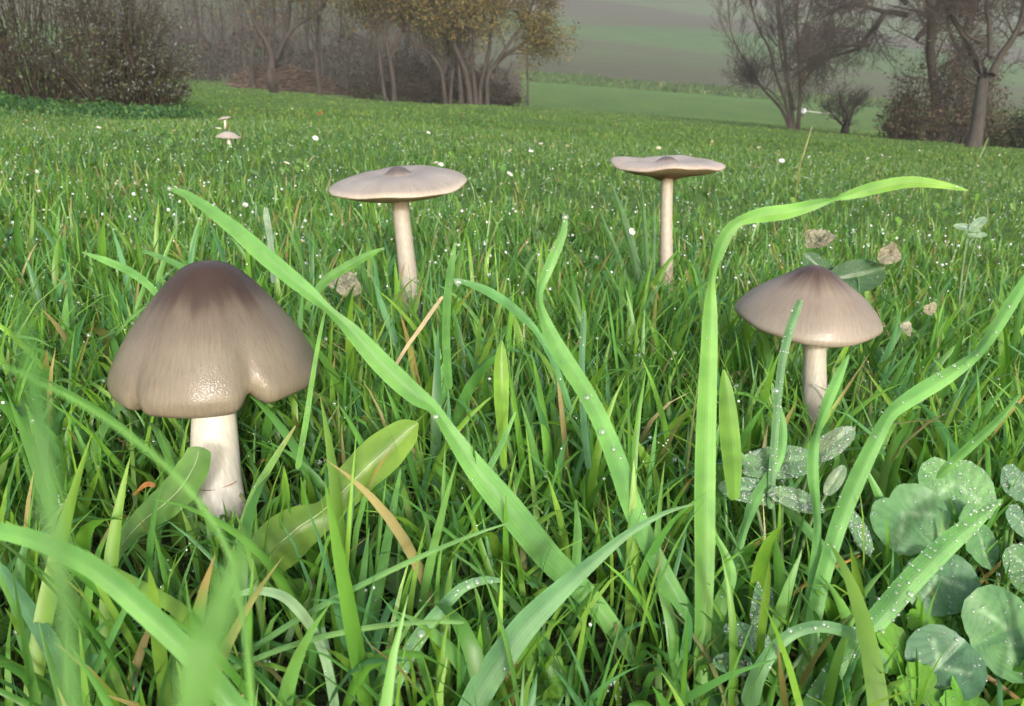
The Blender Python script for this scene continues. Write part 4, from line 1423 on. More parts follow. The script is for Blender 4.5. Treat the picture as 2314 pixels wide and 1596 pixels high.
hero('plantain_leaf', 'upright ribbed narrow leaf standing behind the tallest blade on its right', [
    (1634, 835, .265, 6), (1640, 880, .265, 36), (1645, 940, .263, 50), (1650, 1000, .26, 54), (1655, 1060, .256, 48), (1658, 1130, .25, 28)],
     (.15, .31, .05), seed=19, cat='leaf', group='', mat=M_BLADE)
hero('grass_blade', 'silvery dew laden blade tip sticking up left of the flat topped mushroom', [
    (600, 468, .40, 8), (602, 490, .40, 18), (608, 525, .40, 16), (614, 570, .395, 14), (618, 640, .385, 14)], (.2, .3, .2), dew=60, dew_r=(.0003, .0007), seed=20)
hero('dry_straw', 'dry straw coloured stalk leaning right, left of centre', [
    (1000, 670, .31, 8), (975, 705, .309, 11), (945, 748, .307, 11), (915, 790, .305, 9), (880, 850, .30, 8)], (.42, .33, .2), cat='straw', group='', seed=21, mat=M_WEED)
hero('seed_stalk', 'thin pale tipped seed stalk rising above the meadow left of the fanning bare tree', [
    (1834, 285, .80, 3), (1828, 305, .80, 5), (1819, 335, .80, 5), (1808, 370, .80, 4), (1800, 420, .79, 3), (1792, 500, .77, 3)], (.17, .19, .06), cat='grass stalk', group='', seed=22, mat=M_WEED)
hero('seed_stalk', 'short seed stalk rising near the foot of the leaning grey trunk', [
    (2232, 312, .95, 2), (2222, 335, .95, 5), (2208, 365, .95, 4), (2196, 400, .94, 3), (2180, 450, .93, 3)], (.12, .17, .05), cat='grass stalk', group='', seed=23, mat=M_WEED)
for k, (c, lab) in enumerate((
        ([(2305, 890, .27, 6), (2255, 950, .268, 20), (2190, 1010, .265, 24), (2120, 1075, .26, 22), (2050, 1145, .255, 20)], 'slender blade slanting up to the right edge above the clover'),
        ([(1950, 1050, .262, 6), (1985, 1120, .26, 22), (2008, 1190, .255, 26), (2018, 1270, .25, 28), (2030, 1350, .244, 26)], 'short straight blade crossing left of the topmost clover leaflets'),
        ([(1645, 1000, .27, 12), (1700, 1060, .268, 24), (1790, 1160, .262, 26), (1880, 1260, .254, 26), (1960, 1350, .246, 24)], 'dark straight blade slanting down right behind the tall stems'),
        ([(1480, 1250, .25, 10), (1520, 1320, .246, 36), (1560, 1400, .24, 42), (1595, 1480, .234, 36), (1600, 1560, .23, 30)], 'light folded blade bulging low against the left of the tallest blade'),
        ([(1320, 700, .31, 6), (1318, 740, .31, 16), (1314, 830, .308, 17), (1318, 940, .3, 18), (1330, 1060, .29, 18)], 'straight blue green blade standing behind the twisted centre blade'),
        ([(1028, 548, .335, 6), (1020, 600, .335, 20), (1010, 680, .332, 22), (1008, 780, .325, 22), (1015, 880, .315, 20)], 'straight blade standing right of the flat topped mushroom stem'),
        ([(868, 560, .36, 4), (830, 578, .36, 20), (780, 605, .358, 26), (730, 640, .355, 22), (690, 700, .35, 16)], 'dew tipped blade leaning right below the flat topped cap'),
        ([(185, 570, .36, 4), (240, 590, .36, 20), (300, 618, .358, 22), (350, 660, .355, 18), (390, 720, .35, 14)], 'blade with a drop at its left tip above the largest mushroom'),
        ([(320, 568, .40, 6), (360, 580, .40, 14), (410, 603, .398, 16), (450, 635, .395, 12)], 'short dewy blade just behind the tip of the largest cap'),
        ([(735, 700, .29, 5), (722, 760, .288, 10), (705, 860, .283, 13), (690, 960, .277, 16), (672, 1060, .27, 16)], 'thin upright blade in front of the right lobe of the largest cap'),
        ([(800, 1040, .258, 5), (795, 1120, .255, 15), (783, 1220, .25, 22), (770, 1330, .243, 24), (762, 1440, .236, 22)], 'straight pale blade standing right of the plantain leaf fold'),
        ([(905, 1060, .26, 6), (890, 1140, .256, 18), (870, 1250, .25, 26), (850, 1360, .243, 30), (830, 1480, .235, 30)], 'straight bright blade at bottom left of the diagonal blade'),
        ([(1300, 1130, .255, 6), (1305, 1200, .252, 22), (1300, 1290, .247, 26), (1290, 1390, .24, 28), (1275, 1500, .233, 28)], 'straight blade standing between the diagonal blade and twisted blade'),
        ([(1165, 930, .28, 6), (1135, 1000, .277, 16), (1100, 1070, .272, 18), (1070, 1150, .265, 18)], 'pale edged blade crossing behind the lower diagonal blade'),
        ([(60, 1210, .225, 8), (40, 1330, .22, 36), (60, 1440, .213, 44), (110, 1560, .206, 46), (130, 1640, .203, 42)], 'broad blade leaning left at the bottom left corner'),
        ([(235, 1290, .226, 6), (230, 1380, .222, 18), (215, 1480, .216, 24), (200, 1590, .211, 26)], 'bright yellow green upright blade at bottom left'),
        ([(0, 1275, .21, 14), (60, 1370, .206, 38), (120, 1470, .202, 48), (180, 1600, .199, 50)], 'wide pale blade slanting down right in the bottom left corner'))):
    hero('grass_blade', lab, c, [MIDG, LIGHT, (.11, .27, .08), FRESH, (.09, .22, .1), MIDG][k % 6], dew=[8, 20, 4, 10][k % 4], seed=50 + k)
# tuft of dark pointed blades by the thin stemmed mushroom
for k, (ut, vt, ub, w) in enumerate(((1378, 405, 1440, 20), (1400, 470, 1450, 18), (1450, 425, 1462, 14), (1352, 470, 1425, 14), (1478, 440, 1475, 12), (1418, 520, 1470, 20))):
    hero('grass_blade', ['long dark blade, outer left of the tuft beside the thin stemmed mushroom', 'medium dark blade in the tuft beside the thin stemmed mushroom',
                         'tall narrow dark blade under the left rim of the wavy cap', 'lowest splayed dark blade of the tuft near the wavy capped mushroom',
                         'thin dark blade close to the left side of the thin stem', 'short wide dark blade at the middle of the tuft near the thin stem'][k],
         [(ut, vt, .66, 2), (ut * .8 + ub * .2, vt + 40, .66, w * .7), (ut * .5 + ub * .5, vt + 90, .66, w), (ut * .2 + ub * .8, vt + 150, .66, w), (ub, vt + 230, .66, w * .8)],
         DARKG, group='dark blades of the tuft by the thin stemmed mushroom', seed=80 + k)
# very near, out of focus
for k, (c, lab) in enumerate((
        ([(40, 660, .022, 8), (70, 820, .0215, 34), (95, 980, .021, 48), (120, 1160, .021, 50), (150, 1400, .021, 44), (180, 1750, .021, 40)], 'blurred very near blade veiling the left edge'),
        ([(-60, 800, .06, 8), (60, 850, .06, 12), (170, 905, .06, 15), (300, 990, .06, 15), (430, 1110, .06, 14), (520, 1260, .06, 14), (560, 1480, .06, 14), (580, 1800, .06, 14)], 'blurred thin blade slanting across below the largest cap'),
        ([(570, 1200, .022, 10), (530, 1290, .022, 50), (490, 1400, .0215, 90), (450, 1520, .021, 110), (430, 1850, .021, 100)], 'blurred broad near blade below the thick cream stem'))):
    hero('grass_blade', lab, c, [(.09, .24, .05), (.12, .3, .06), (.1, .25, .05)][k], group='out of focus blades close to the lens', seed=95 + k)

# folded plantain leaf right of the thick stem: underside below, upper face above, pale midrib
hero('plantain_leaf', 'broad folded oval leaf with a pale midrib leaning right beside the thick cream stem', [
    (944, 955, .263, 8), (922, 972, .262, 70), (880, 1010, .26, 104), (830, 1055, .258, 104), (785, 1100, .256, 92), (745, 1140, .254, 76, 35), (715, 1165, .252, 84, 20), (670, 1195, .25, 124), (620, 1240, .246, 130), (575, 1290, .242, 90), (545, 1350, .238, 34), (520, 1430, .233, 20)],
     (.15, .27, .045), basecol=(.13, .22, .08), cat='leaf', group='', seed=24, fold=.22, mat=M_WEED, mids=True, wavy=.02, n=60)
hero('plantain_leaf', 'broad blunt leaf bending left of the thick cream stem', [
    (452, 1010, .268, 50), (440, 1050, .266, 76), (410, 1100, .262, 84), (370, 1140, .258, 80), (320, 1180, .252, 60), (270, 1240, .246, 30), (240, 1320, .24, 18)],
     (.11, .23, .05), cat='leaf', group='', seed=25, fold=.15, mat=M_WEED, mids=True, wavy=.02)
for k, (c, lab) in enumerate((
        ([(1945, 1255, .25, 4), (1900, 1275, .249, 8), (1850, 1300, .247, 9), (1800, 1335, .244, 9), (1760, 1360, .242, 8)], 'orange dead blade crossing behind the narrow sheathed blades'),
        ([(300, 1120, .262, 4), (330, 1095, .262, 14), (350, 1098, .262, 10)], 'bit of rust orange dead leaf left of the thick stem'),
        ([(560, 1565, .19, 5), (520, 1590, .19, 12), (480, 1625, .19, 10)], 'straw coloured dry stalk at the bottom left'),
        ([(2313, 1590, .215, 10), (2260, 1550, .215, 12), (2210, 1515, .216, 10), (2165, 1490, .217, 8)], 'brown stalk lying in the bottom right corner'))):
    hero('dead_blade', lab, c, [(.36, .19, .04), (.33, .14, .04), (.36, .27, .15), (.26, .17, .08)][k], cat='dead grass', group='', seed=110 + k, mat=M_WEED)


# ------------------------------------------------------------------ leaves of clover, silver leaved plant, buttercup
def surface_dew(md, V, quads, n, rng, r0, r1):
    V = V.astype(float)
    a, b_, c, d = (V[quads[:, k]] for k in range(4))
    nn = np.cross(c - a, d - b_)
    ar = np.linalg.norm(nn, axis=1)
    pick = rng.choice(len(quads), n, p=ar / ar.sum())
    s, t = rng.uniform(0, 1, (n, 1)), rng.uniform(0, 1, (n, 1))
    p = (a[pick] * (1 - s) + b_[pick] * s) * (1 - t) + (d[pick] * (1 - s) + c[pick] * s) * t
    nv = nn[pick] / (ar[pick][:, None] + 1e-12)
    nv *= np.sign(((np.array((0, 0, CAM_H)) - p) * nv).sum(1))[:, None]
    r = r0 + (r1 - r0) * rng.uniform(0, 1, n) ** 3.5
    sm = r < .00045
    q_ = p + nv * r[:, None] * .3
    drops(md, q_[sm], r[sm], 0, .75, nv[sm])
    drops(md, q_[~sm], r[~sm], 1, .75, nv[~sm])


def disc_leaf(ctr, rad, nrm, point, outline, col, chev=None, curl=.15, nr=16, nt=48, rng=None, wob=.004):
    """leaf plate at ctr with the given normal; point = direction of its tip; outline(theta) -> radius factor"""
    nrm = np.asarray(nrm, float)
    nrm /= np.linalg.norm(nrm)
    pt = np.asarray(point, float)
    pt = pt - pt.dot(nrm) * nrm
    pt /= np.linalg.norm(pt)
    sd = np.cross(nrm, pt)
    th = np.linspace(0, 2 * math.pi, nt, endpoint=False)
    rr = np.linspace(0, 1, nr)
    o = outline(th)
    a = rr[:, None] * o[None] * np.cos(th)[None]
    b_ = rr[:, None] * o[None] * np.sin(th)[None]
    h = curl * (np.abs(b_) ** 1.3 * .5 - .35 * a ** 2) + .05 * np.sin(a * 5 + 1) * b_
    h = h - .05 * np.exp(-(b_ / .08) ** 2)
    V = ctr + rad * (a[..., None] * pt + b_[..., None] * sd + h[..., None] * nrm)
    i = np.arange(nr * nt).reshape(nr, nt)
    j = np.roll(i, -1, 1)
    q = np.stack((i[:-1], i[1:], j[1:], j[:-1]), -1).reshape(-1, 4)
    C = np.ones((nr, nt, 3)) * np.asarray(col)
    vein = .90 + .2 * (np.abs(np.sin(np.arctan2(np.abs(b_), a + .8) * 18)) > .6)
    C = C * vein[..., None]
    C[np.abs(b_) < .05] *= 1.15
    if chev is not None:
        k = np.exp(-((a - .30 + .75 * np.abs(b_)) / .075) ** 2) * (np.abs(b_) < .6)
        k = k * (.7 + .3 * np.sin(b_ * 23))
        C = C * (1 - k[..., None]) + np.asarray(chev) * k[..., None]
    return V.reshape(-1, 3), q, C.reshape(-1, 3), b_.reshape(-1)


def clover_outline(th):
    x = np.abs(np.angle(np.exp(1j * th)))
    return .98 - .17 * np.exp(-(x / .22) ** 2) - .30 * np.exp(-((x - math.pi) / .75) ** 2) + .05 * np.sin(2 * x) + .012 * np.sin(17 * x)


def oval_outline(th, a=.55):
    return 1 / np.sqrt(np.cos(th) ** 2 + (np.sin(th) / a) ** 2)


def plant(name, label, cat, leaves, stalk_col, root_uvd, outline, dew_r, group=None, leaf_name='leaflet', chev=None, curl=.15):
    rng = np.random.default_rng(abs(hash(label)) % 9973 if False else len(label) * 37)
    rp = P(*root_uvd)
    base = np.array((rp[0], rp[1], float(G(rp[0], rp[1]))))
    root = empty(name, base, label, cat, group)
    for (u, v, d, rpx, nrm, pt, col, nd) in leaves:
        ctr = P(u, v, d)
        V, q, C, ac = disc_leaf(ctr, rpx * d / F, nrm, pt, outline, col, chev, curl, rng=rng)
        mb = MB()
        mb.add(V, q, None, C, ac)
        lf = mb.build(leaf_name, M_WEED, root, origin=ctr)
        if nd:
            md = MB()
            surface_dew(md, V, q, int(nd * 1.8), rng, *dew_r)
            tag(md.build('dew', M_DEW, lf, origin=ctr), kind='stuff')
        ptn = np.asarray(pt, float) / np.linalg.norm(pt)
        foot = ctr - ptn * rpx * d / F * .85
        mb = MB()
        mid = (foot + base) / 2 + np.array((0, .004, .006))
        tube(mb, catmull([base - UP * .003, mid, foot], 8), np.linspace(.0009, .0006, 8), 6, stalk_col)
        mb.build('stalk', M_WEED, root, origin=base)
    return root


CL = (.12, .27, .11)
CL2 = (.14, .30, .11)
CHEV = (.33, .50, .30)
plant('clover_plant', 'clover with three large dewy leaflets with pale chevrons, upper of the two at right edge', 'clover', [
    (2062, 1182, .252, 88, (-.15, -.75, .65), (-.5, .5, .6), CL, 40),
    (2160, 1118, .258, 92, (.05, -.72, .68), (.1, .7, .7), CL2, 330),
    (2206, 1215, .247, 78, (.5, -.6, .5), (.8, .2, .4), CL, 60)], (.12, .24, .06), (2140, 1330, .236), clover_outline, (.00015, .0006), 'clover plants', chev=CHEV)
plant('clover_plant', 'clover with dark blue green wet leaflets in the bottom right corner', 'clover', [
    (2128, 1330, .234, 84, (-.2, -.7, .7), (-.2, .6, .7), (.09, .215, .10), 130),
    (2142, 1490, .216, 86, (-.35, -.7, .6), (-.3, -.4, .2), (.085, .20, .105), 75),
    (2258, 1435, .219, 108, (.1, -.72, .68), (.8, .2, .2), (.11, .245, .10), 55)], (.12, .24, .06), (2160, 1560, .213), clover_outline, (.00015, .0006), 'clover plants', chev=CHEV)
plant('clover_plant', 'clover cut by the right edge with small frosted leaflets', 'clover', [
    (2302, 1100, .262, 52, (.2, -.7, .7), (.4, .6, .5), (.11, .22, .12), 110),
    (2310, 1290, .24, 60, (.1, -.7, .7), (.5, -.2, .3), (.1, .22, .09), 120),
    (2300, 1180, .25, 40, (.3, -.6, .6), (.6, .2, .3), (.11, .22, .12), 60)], (.12, .24, .06), (2320, 1400, .23), clover_outline, (.0002, .0007), 'clover plants', chev=CHEV)
SV = (.17, .27, .16)
plant('downy_plant', 'silvery downy plant with dew frosted oval leaves below the right mushroom', 'plant', [
    (1878, 1005, .27, 62, (-.3, -.85, .5), (.75, 0, .65), SV, 160),
    (1762, 1045, .268, 100, (0, -.55, .8), (.95, .1, .05), (.13, .25, .12), 330),
    (1700, 1110, .262, 78, (.1, -.6, .8), (-.95, .1, .05), (.12, .24, .12), 230),
    (1886, 1086, .26, 40, (-.4, -.8, .4), (.4, 0, .9), (.22, .31, .2), 12),
    (1800, 1130, .257, 66, (.1, -.6, .8), (.9, -.2, -.2), (.14, .25, .13), 170),
    (1940, 1200, .25, 56, (.2, -.6, .7), (-.1, .2, .9), (.13, .27, .12), 150)], (.13, .22, .09), (1800, 1210, .25), lambda th: oval_outline(th, .42), (.0002, .0007), leaf_name='leaf')
plant('downy_plant', 'downy plant with small dewy oval leaves at the foot of the bottom right hoop blade', 'plant', [
    (1690, 1440, .226, 56, (-.1, -.6, .8), (-.8, .1, .5), (.11, .24, .12), 120),
    (1660, 1500, .22, 50, (.1, -.6, .8), (.7, .1, -.2), (.1, .23, .11), 80),
    (1720, 1370, .234, 62, (.4, -.7, .5), (.5, 0, .9), (.1, .22, .12), 150),
    (2020, 1390, .236, 34, (.1, -.6, .8), (.9, .1, .2), (.09, .22, .08), 40)], (.13, .22, .09), (1690, 1560, .217), lambda th: oval_outline(th, .5), (.0002, .0007), leaf_name='leaf')


def lobed_outline(th):
    x = np.angle(np.exp(1j * th))
    lob = .55 + .45 * np.abs(np.cos(1.5 * x)) ** .7
    teeth = .07 * np.sign(np.sin(15 * x)) * (np.cos(1.5 * x) ** 2)
    return np.where(np.abs(x) > 2.6, .42, lob + teeth)


BC = (.14, .33, .035)
for lab, lv, rt in (
        ('lobed bright green buttercup leaves at bottom centre, right of the smooth blue green blade', [
            (1180, 1500, .222, 80, (0, -.75, .65), (.1, .5, .8), BC, 8), (1085, 1485, .224, 58, (-.2, -.75, .6), (-.3, .3, .8), (.15, .34, .04), 6), (1255, 1540, .217, 62, (.3, -.7, .6), (.8, .1, -.1), (.13, .3, .04), 5)], (1170, 1590, .215)),
        ('lobed bright green buttercup leaves in the bottom right corner under the clover', [
            (2030, 1470, .222, 60, (0, -.7, .7), (-.3, .5, .7), BC, 6), (2075, 1560, .213, 66, (.1, -.7, .7), (.3, .5, .6), BC, 10), (2180, 1585, .211, 60, (0, -.7, .7), (.2, .5, .6), (.13, .36, .03), 6), (2090, 1400, .231, 50, (.1, -.7, .6), (.3, .2, .8), (.12, .3, .03), 4)],
         (2080, 1620, .209))):
    plant('buttercup', lab, 'buttercup', lv, (.13, .26, .05), rt, lobed_outline, (.0002, .0006), leaf_name='leaf', curl=.3)


plant('dock_plant', 'low plant with broad dull green leaves behind the pointed right mushroom', 'plant', [
    (1935, 625, .57, 66, (-.1, -.8, .6), (.8, .1, .1), (.05, .11, .045), 60),
    (1850, 605, .58, 46, (.2, -.8, .5), (-.6, .1, .5), (.055, .12, .05), 50)], (.1, .2, .06), (1900, 660, .56), lambda th: oval_outline(th, .6), (.0003, .0007), leaf_name='leaf')
plant('downy_plant', 'small tuft of silvery narrow leaves in the grass below the arching blade tip', 'plant', [
    (2185, 515, .66, 30, (0, -.7, .7), (-.9, .1, .2), (.2, .3, .2), 20), (2210, 505, .66, 30, (0, -.7, .7), (.7, .1, .6), (.2, .3, .2), 20),
    (2205, 530, .66, 26, (0, -.7, .7), (.9, .1, -.1), (.18, .28, .18), 20)], (.13, .22, .09), (2200, 560, .65), lambda th: oval_outline(th, .35), (.0003, .0006), leaf_name='leaf')


# withered pale leaves lying in the grass, a fallen petal, an autumn leaf
def withered(label, u, v, d, rpx, nrm, col, seed):
    rng = np.random.default_rng(seed)
    k = rng.uniform(0, 6, 4)
    ctr = P(u, v, d)
    V, q, C, ac = disc_leaf(ctr, rpx * d / F, nrm, (rng.normal(), .2, .8), lambda th: .78 + .16 * np.sin(2 * th + k[0]) + .05 * np.sin(5 * th + k[1]) + .02 * np.sin(11 * th), col, curl=.9)
    V = V + rng.normal(size=V.shape) * rpx * d / F * .025
    C = C * rng.uniform(.7, 1.2, (len(C), 1))
    mb = MB()
    mb.add(V, q, None, C, ac)
    tag(mb.build('withered_leaf', M_WEED, None, origin=ctr), label, 'dead leaf')


withered('crumpled pale beige dead leaf below the arching blade tip, left of a pair', 1850, 540, .58, 34, (-.3, -.8, .4), (.22, .215, .155), 1)
withered('crumpled pale beige dead leaf in the grass behind the right mushroom, right of a pair', 2012, 572, .56, 36, (.3, -.8, .4), (.24, .225, .165), 2)
withered('greyish withered leaf low in the grass below the flat topped cap, left of its stem', 778, 640, .50, 44, (0, -.8, .5), (.25, .25, .18), 3)
withered('dry cream leaf fragment in the grass to the right of the pointed cap', 2100, 700, .47, 20, (.2, -.8, .4), (.26, .25, .17), 4)
withered('small bright white petal on the grass left of the thin mushroom stem', 1428, 524, .64, 9, (0, -.9, .4), (.75, .72, .72), 5)
withered('dry pale leaf fragment beside the right rim of the pointed cap', 2048, 745, .44, 20, (.2, -.8, .5), (.24, .25, .18), 6)
withered('orange fallen autumn leaf far off on the meadow below the saplings', 722, 256, 3.0, 8, (0, -.5, .8), (.24, .11, .03), 7)


# ------------------------------------------------------------------ the meadow grass
PROT = [(225, 715, 585, 955, .30), (425, 560, 930, 1120, .30), (1668, 2005, 600, 780, .40), (1805, 1875, 770, 880, .40), (735, 1055, 365, 465, .54), (880, 945, 455, 575, .55),
        (1985, 2330, 1080, 1420, .225), (2030, 2330, 1400, 1540, .205), (1640, 1940, 985, 1180, .25), (1560, 1625, 1150, 1540, .224), (1790, 1880, 1250, 1530, .222), (1180, 1330, 1100, 1330, .23), (1375, 1640, 345, 408, .66), (1488, 1525, 400, 575, .67), (484, 546, 292, 312, 1.9), (488, 526, 260, 274, 2.5)]
PALETTE = np.array([(.135, .295, .036), (.155, .32, .038), (.11, .265, .05), (.19, .335, .038), (.105, .255, .085), (.09, .22, .034), (.16, .315, .07), (.21, .345, .05)])
FARPAL = np.array([(.10, .20, .042), (.12, .215, .042), (.085, .18, .05), (.14, .22, .042), (.08, .17, .055), (.075, .16, .04)])
DRY = np.array([(.34, .29, .13), (.3, .25, .09), (.24, .26, .1)])


def grass_arrays(rng, x, y, L, w, nseg, lean, curv, kink=.12, dry=.03, pal=PALETTE):
    n = len(x)
    z = G(x, y) - .003
    ph = rng.uniform(0, 2 * math.pi, n)
    th0 = np.abs(rng.normal(0, lean, n))
    kap = rng.gamma(1.6, curv / 1.6, n)
    t = np.linspace(0, 1, nseg + 1)
    kk = np.where(rng.uniform(size=n) < kink, rng.uniform(.6, 1.7, n), 0)
    kt = rng.uniform(.35, .8, n)
    ang = th0[:, None] + kap[:, None] * t[None] ** 1.6 + kk[:, None] / (1 + np.exp(-(t[None] - kt[:, None]) * 22))
    ds = L[:, None] / nseg
    am = .5 * (ang[:, 1:] + ang[:, :-1])
    hx = np.concatenate((np.zeros((n, 1)), np.cumsum(np.sin(am) * ds, 1)), 1)
    hz = np.concatenate((np.zeros((n, 1)), np.cumsum(np.cos(am) * ds, 1)), 1)
    ph2 = ph[:, None] + rng.normal(0, .35, n)[:, None] * t[None]
    px = x[:, None] + hx * np.cos(ph2)
    py = y[:, None] + hx * np.sin(ph2)
    pz = np.maximum(z[:, None] + hz, z[:, None] + .0015)
    ctr = np.stack((px, py, pz), -1)
    tw = ph[:, None] + math.pi / 2 + rng.normal(0, .5, n)[:, None] + rng.normal(0, .9, n)[:, None] * t[None]
    side = np.stack((np.cos(tw), np.sin(tw), rng.normal(0, .15, n)[:, None] + 0 * tw), -1)
    prof = np.clip(.62 + 1.1 * t - 1.72 * t ** 2.6, .02, 1)
    wd = w[:, None] * prof[None] * .5
    c = pal[rng.integers(0, len(pal), n)] * rng.uniform(.8, 1.2, (n, 1))
    if pal is PALETTE:      # flash falloff painted into the blade colour: brightest close by, duller with distance
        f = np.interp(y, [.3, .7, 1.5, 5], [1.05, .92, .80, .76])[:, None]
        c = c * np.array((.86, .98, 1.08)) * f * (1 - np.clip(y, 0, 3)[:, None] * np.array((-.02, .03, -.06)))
    dr = rng.uniform(size=n) < dry
    c[dr] = DRY[rng.integers(0, 3, dr.sum())]
    return ctr, side, wd, c, t


def grass_mesh(name, rng, ctr, side, wd, c, t, mat, fold, label_kind='stuff', origin=(0, 0, 0)):
    n, m = ctr.shape[:2]
    tipy = (rng.uniform(size=n) < .05)[:, None, None]
    cc = c[:, None] * (1.0 + .18 * (t[None, :, None] - .5))
    cc = np.where(tipy & (t[None, :, None] > .78), np.array((.3, .24, .09)), cc)
    base_pale = np.clip(1 - t / .22, 0, 1)[None, :, None] * .5
    cc = cc * (1 - base_pale) + np.array((.17, .22, .07)) * base_pale
    if fold:
        tan = np.gradient(ctr, axis=1)
        nr = np.cross(side, tan)
        nr /= np.linalg.norm(nr, axis=-1, keepdims=True) + 1e-9
        A = ctr - side * wd[..., None]
        B = ctr - nr * (wd * fold)[..., None]
        D = ctr + side * wd[..., None]
        V = np.stack((A, B, D), 2).reshape(-1, 3)
        i = np.arange(n * m * 3, dtype=np.int32).reshape(n, m, 3)
        q = np.stack((i[:, :-1, :-1], i[:, :-1, 1:], i[:, 1:, 1:], i[:, 1:, :-1]), -1).reshape(-1, 4)
        C = np.repeat(cc[:, :, None], 3, 2).reshape(-1, 3)
    else:
        A = ctr - side * wd[..., None]
        D = ctr + side * wd[..., None]
        V = np.stack((A, D), 2).reshape(-1, 3)
        i = np.arange(n * m * 2, dtype=np.int32).reshape(n, m, 2)
        q = np.stack((i[:, :-1, 0], i[:, :-1, 1], i[:, 1:, 1], i[:, 1:, 0]), -1).reshape(-1, 4)
        C = np.repeat(cc[:, :, None], 2, 2).reshape(-1, 3)
    mb = MB()
    mb.add(V, q, None, C)
    return tag(mb.build(name, mat), kind=label_kind)


def in_protected(ctr):
    u, v, d = project(ctr)
    bad = np.zeros(ctr.shape[0], bool)
    for u0, u1, v0, v1, dd in PROT:
        bad |= ((u > u0) & (u < u1) & (v > v0) & (v < v1) & (d < dd) & (d > .02)).any(1)
    bad |= ((d < .12)).any(1) & (ctr[:, 0, 1] > -.02)
    # blades that would stand against the far trees are trimmed close by
    return bad


def fan(rng, n, y0, y1, half, margin):
    y = np.sqrt(rng.uniform(y0 ** 2, y1 ** 2, n))
    x = rng.uniform(-1, 1, n) * (half * y + margin)
    return x, y


rng = np.random.default_rng(77)
# near: each blade folded along its keel
n = 30000
x, y = fan(rng, n, .10, 1.15, .78, .08)
# grow in clumps
cl = rng.integers(0, n, n)
k = rng.uniform(size=n) < .55
x = np.where(k, x[cl // 12] + rng.normal(0, .012, n), x)
y = np.where(k, y[cl // 12] + rng.normal(0, .012, n), y)
y = np.maximum(y, .1)
tall = np.clip(.9 + .35 * hump(x, y, 14, 5), .5, 1.4)
L = rng.gamma(9, .0060, n) * tall
L = np.clip(L, .018, .105) * np.interp(y, [.1, .25, .5, 1.15], [.75, .95, .76, .52])
w = rng.uniform(.0011, .0034, n) * np.interp(y, [.1, .4, 1.15], [1.1, .9, .8])
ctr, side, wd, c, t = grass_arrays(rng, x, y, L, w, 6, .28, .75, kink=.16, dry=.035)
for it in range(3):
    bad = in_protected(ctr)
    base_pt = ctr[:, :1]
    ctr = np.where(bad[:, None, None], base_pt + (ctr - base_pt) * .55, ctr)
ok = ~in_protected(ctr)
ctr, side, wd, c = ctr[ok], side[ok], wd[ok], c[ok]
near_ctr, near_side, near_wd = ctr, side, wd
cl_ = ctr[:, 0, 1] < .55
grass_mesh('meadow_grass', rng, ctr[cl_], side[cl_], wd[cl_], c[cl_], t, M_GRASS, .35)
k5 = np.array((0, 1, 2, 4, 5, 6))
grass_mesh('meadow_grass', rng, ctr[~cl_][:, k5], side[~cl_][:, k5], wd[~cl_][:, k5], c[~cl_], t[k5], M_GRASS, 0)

# fine extra growth close by, filling the gaps between the stems
n = 6000
x, y = fan(rng, n, .14, .62, .80, .05)
ctr, side, wd, c, t = grass_arrays(rng, x, y, rng.uniform(.02, .06, n), rng.uniform(.0010, .0026, n), 5, .35, .7, kink=.1, dry=.02)
ok = ~in_protected(ctr)
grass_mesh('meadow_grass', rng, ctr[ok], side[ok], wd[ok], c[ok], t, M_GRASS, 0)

# wider blades among them, nearest the lens
n = 1500
x, y = fan(rng, n, .14, .62, .80, .05)
L = rng.uniform(.035, .085, n)
ctr, side, wd, c, t = grass_arrays(rng, x, y, L, rng.uniform(.0035, .0058, n), 9, .3, .7, kink=.1, dry=.02)
for it in range(3):
    bad = in_protected(ctr)
    ctr = np.where(bad[:, None, None], ctr[:, :1] + (ctr - ctr[:, :1]) * .55, ctr)
ok = ~in_protected(ctr)
grass_mesh('meadow_grass', rng, ctr[ok], side[ok], wd[ok], c[ok], t, M_GRASS, .3)

# flattened thatch and short growth that hides the soil
n = 15000
x, y = fan(rng, n, .10, 1.2, .78, .08)
ct2, sd2, wd2, c2, t2 = grass_arrays(rng, x, y, rng.uniform(.012, .055, n), rng.uniform(.0012, .0036, n), 4, .85, .5, dry=.14)
ok = ~in_protected(ct2)
grass_mesh('thatch', rng, ct2[ok], sd2[ok], wd2[ok], c2[ok], t2, M_GRASS, 0)

# middle distance
n = 86000
x, y = fan(rng, n, 1.0, 5.2, .74, .15)
tall = np.clip(.9 + .4 * hump(x, y, 3.2, 6) + .2 * hump(x, y, 11, 7), .4, 1.6)
L = np.clip(rng.gamma(7, .0062, n) * tall, .012, .085) * np.interp(y, [1, 3], [.72, .52])
w = rng.uniform(.0012, .0027, n) * np.interp(y, [1, 5], [1.0, 2.2])
ctr, side, wd, c, t = grass_arrays(rng, x, y, L, w, 3, .35, .8, kink=.1, dry=.03)
ok = ~in_protected(ctr)
mid_ctr = ctr[ok]
grass_mesh('meadow_grass', rng, ctr[ok], side[ok], wd[ok], c[ok], t, M_GRASS, 0)

